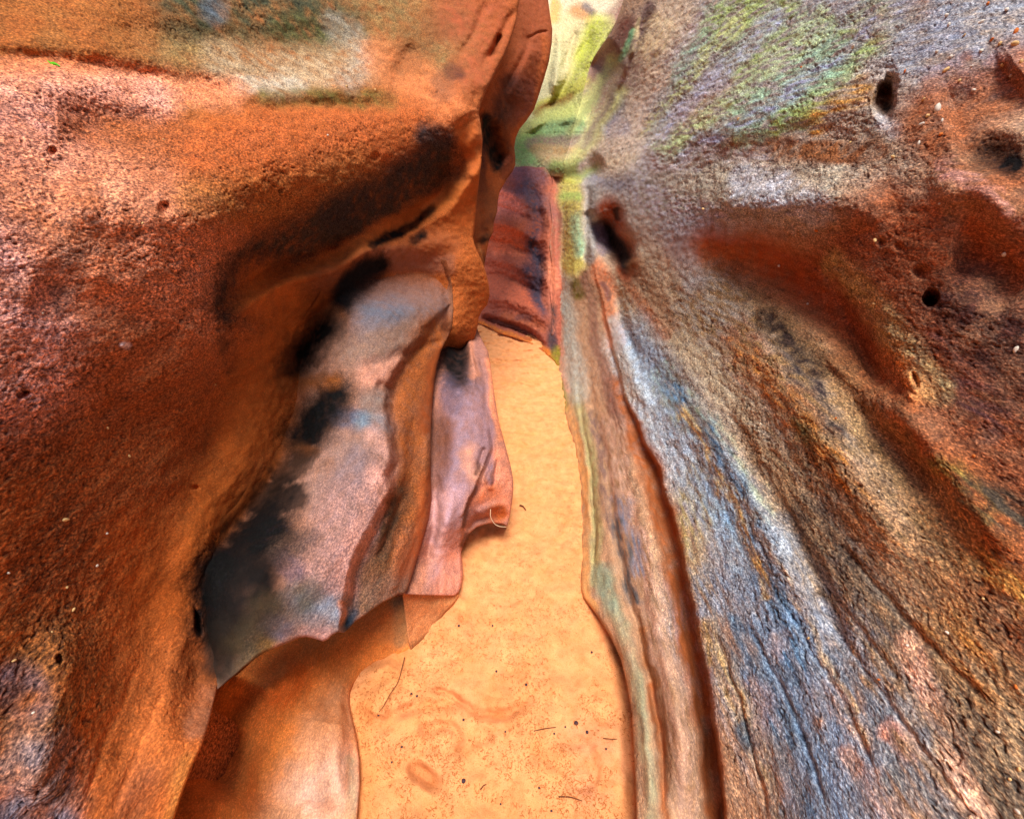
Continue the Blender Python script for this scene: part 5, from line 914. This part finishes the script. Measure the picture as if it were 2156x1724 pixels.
for k, (x, y, s, lab) in enumerate(sand_pebbles):
    p = on_sand(x, y, 0)
    if p is None: continue
    r = .72 * s * (CAMZ / (SP + (y - CY) / FPX * CP)) / FPX
    if src is None:
        o = src = bpy.data.objects.new('pebble', proto)
    else:
        o = src.copy()
    C.objects.link(o)
    o.location = (p.x, p.y, p.z + r * .35); o.scale = (r, r, r); o.rotation_euler = (0, 0, k * 1.7)
    o['label'] = lab or 'tiny dark pebble lying alone on the orange sand'
    o['category'] = 'pebble'; o['group'] = 'dark pebbles scattered on the sand'

# twigs and roots on the sand
def twig(name, pix, r0, r1, mat, label, cat, dz=.002):
    pts = [on_sand(x, y, dz + .003 * (i % 2)) for i, (x, y) in enumerate(pix)]
    base = pts[0].copy()
    o = link(name, tube_mesh(name, [tuple(p - base) for p in pts], r0, r1, mat), label, cat)
    o.location = base
twig('twig', [(1094, 1064), (1101, 1067), (1107, 1074)], .004, .0022, M_TWIG, 'short dark bent twig on the sand right of the overhanging flake', 'twig')
twig('twig', [(1124, 1539), (1146, 1535), (1170, 1531)], .0016, .001, M_TWIG, 'thin straight twig lying level in the middle of the near sand', 'twig')
twig('twig', [(1176, 1677), (1200, 1679), (1226, 1686)], .0018, .001, M_TWIG, 'thin brown twig on the sand at the bottom edge of the photo, right of centre', 'twig')
twig('twig', [(1270, 1554), (1290, 1557), (1312, 1555)], .0013, .0008, M_TWIG, 'hair-thin dark twig on the sand touching the shade of the right wall', 'twig')
twig('twig', [(1012, 1662), (1018, 1655), (1024, 1651)], .0018, .001, M_TWIG, 'short stubby twig on the sand right of the round dark pebble', 'twig')
twig('root', [(852, 1384), (846, 1410), (838, 1436), (822, 1462), (808, 1486), (798, 1500)], .0013, .0008, M_TWIG, 'long hair-thin root running down the sand bank beside the left hollow', 'root')

# pale root hanging from the flake, green leaf on the bulge
MAP_P = DepthMap(P_part[0])
pts = []
for x, y in [(1033, 1072), (1033, 1088), (1041, 1102), (1052, 1108), (1066, 1109)]:
    d = 1.83 + .01 * (y > 1100)
    pts.append(Vector(unproj(np.array([x]), np.array([y]), np.array([d]))[0]))
o = link('root', tube_mesh('root', [tuple(p - pts[0]) for p in pts], .0014, .001, M_WHITE), 'pale curved root on the tip of the rock flake above the sand', 'root'); o.location = pts[0]

M_LEAF = plain_mat('green_leaf', (96, 214, 40), .5, .3, .2)
d0 = MAP_L.depth(113, 134) - .006
lp = [unproj(np.array([x]), np.array([y]), np.array([d0 + dd]))[0] for x, y, dd in [(101, 129, 0), (108, 135, -.003), (116, 135, -.004), (127, 140, 0)]]
wv = Vector((0, -.15, 1)).normalized() * .0036
co_, f_ = [], []
for i, p in enumerate(smooth_line(lp, 4)):
    k = math.sin(math.pi * min(max(i / 12, .08), .95)) ** .5
    for j in (-1, 0, 1): co_.append(Vector(p) - Vector(lp[0]) + wv * j * k + Vector((0, -.0012 * (1 - abs(j)), 0)))
for i in range(12):
    for j in range(2):
        a = i * 3 + j; f_.append((a, a + 3, a + 4, a + 1))
me = bpy.data.meshes.new('leaf'); me.from_pydata([tuple(c) for c in co_], [], f_); me.materials.append(M_LEAF); me.update()
o = link('leaf', me, 'small bright green leaf lying on top of the left bulge', 'leaf'); o.location = lp[0]
sm = o.modifiers.new('thickness', 'SOLIDIFY'); sm.thickness = .0008

# plant litter: countless tiny fibres over the sand
r_ = np.random.RandomState(3)
co_, f_ = [], []
cand = 0
while cand < 14000:
    cand += 1
    x, y = r_.uniform(740, 1345), 700 + 1040 * r_.uniform(0, 1) ** .55
    nv = noise(np.array([[x / 70, y / 70, 1.5]]))[0] + .6 * noise(np.array([[x / 22, y / 22, 7.5]]))[0]
    if nv < .05 + r_.uniform(-.25, .25): continue
    p = on_sand(x, y, .0012)
    if p is None: continue
    L_, w_, a_, cv = r_.uniform(.002, .009) * (1 + (cand % 17 == 0)), r_.uniform(.0004, .0009), r_.uniform(0, 2 * math.pi), r_.uniform(-.9, .9)
    b = len(co_)
    for i in range(4):
        t = i / 3 - .5
        aa = a_ + cv * t
        c = Vector((p.x + math.cos(aa) * L_ * t, p.y + math.sin(aa) * L_ * t, p.z + .001 * (1 - 4 * t * t) * r_.uniform(.5, 2)))
        n_ = Vector((-math.sin(aa), math.cos(aa), 0)) * w_
        co_ += [c - n_, c + n_]
    for i in range(3): f_.append((b + 2 * i, b + 2 * i + 2, b + 2 * i + 3, b + 2 * i + 1))
me = bpy.data.meshes.new('plant_litter'); me.from_pydata([tuple(c) for c in co_], [], f_); me.materials.append(plain_mat('litter', (172, 100, 54), .9, .1, .5)); me.update()
link('plant_litter', me, 'fine brown plant fibres scattered over the orange sand', 'plant litter', kind='stuff')
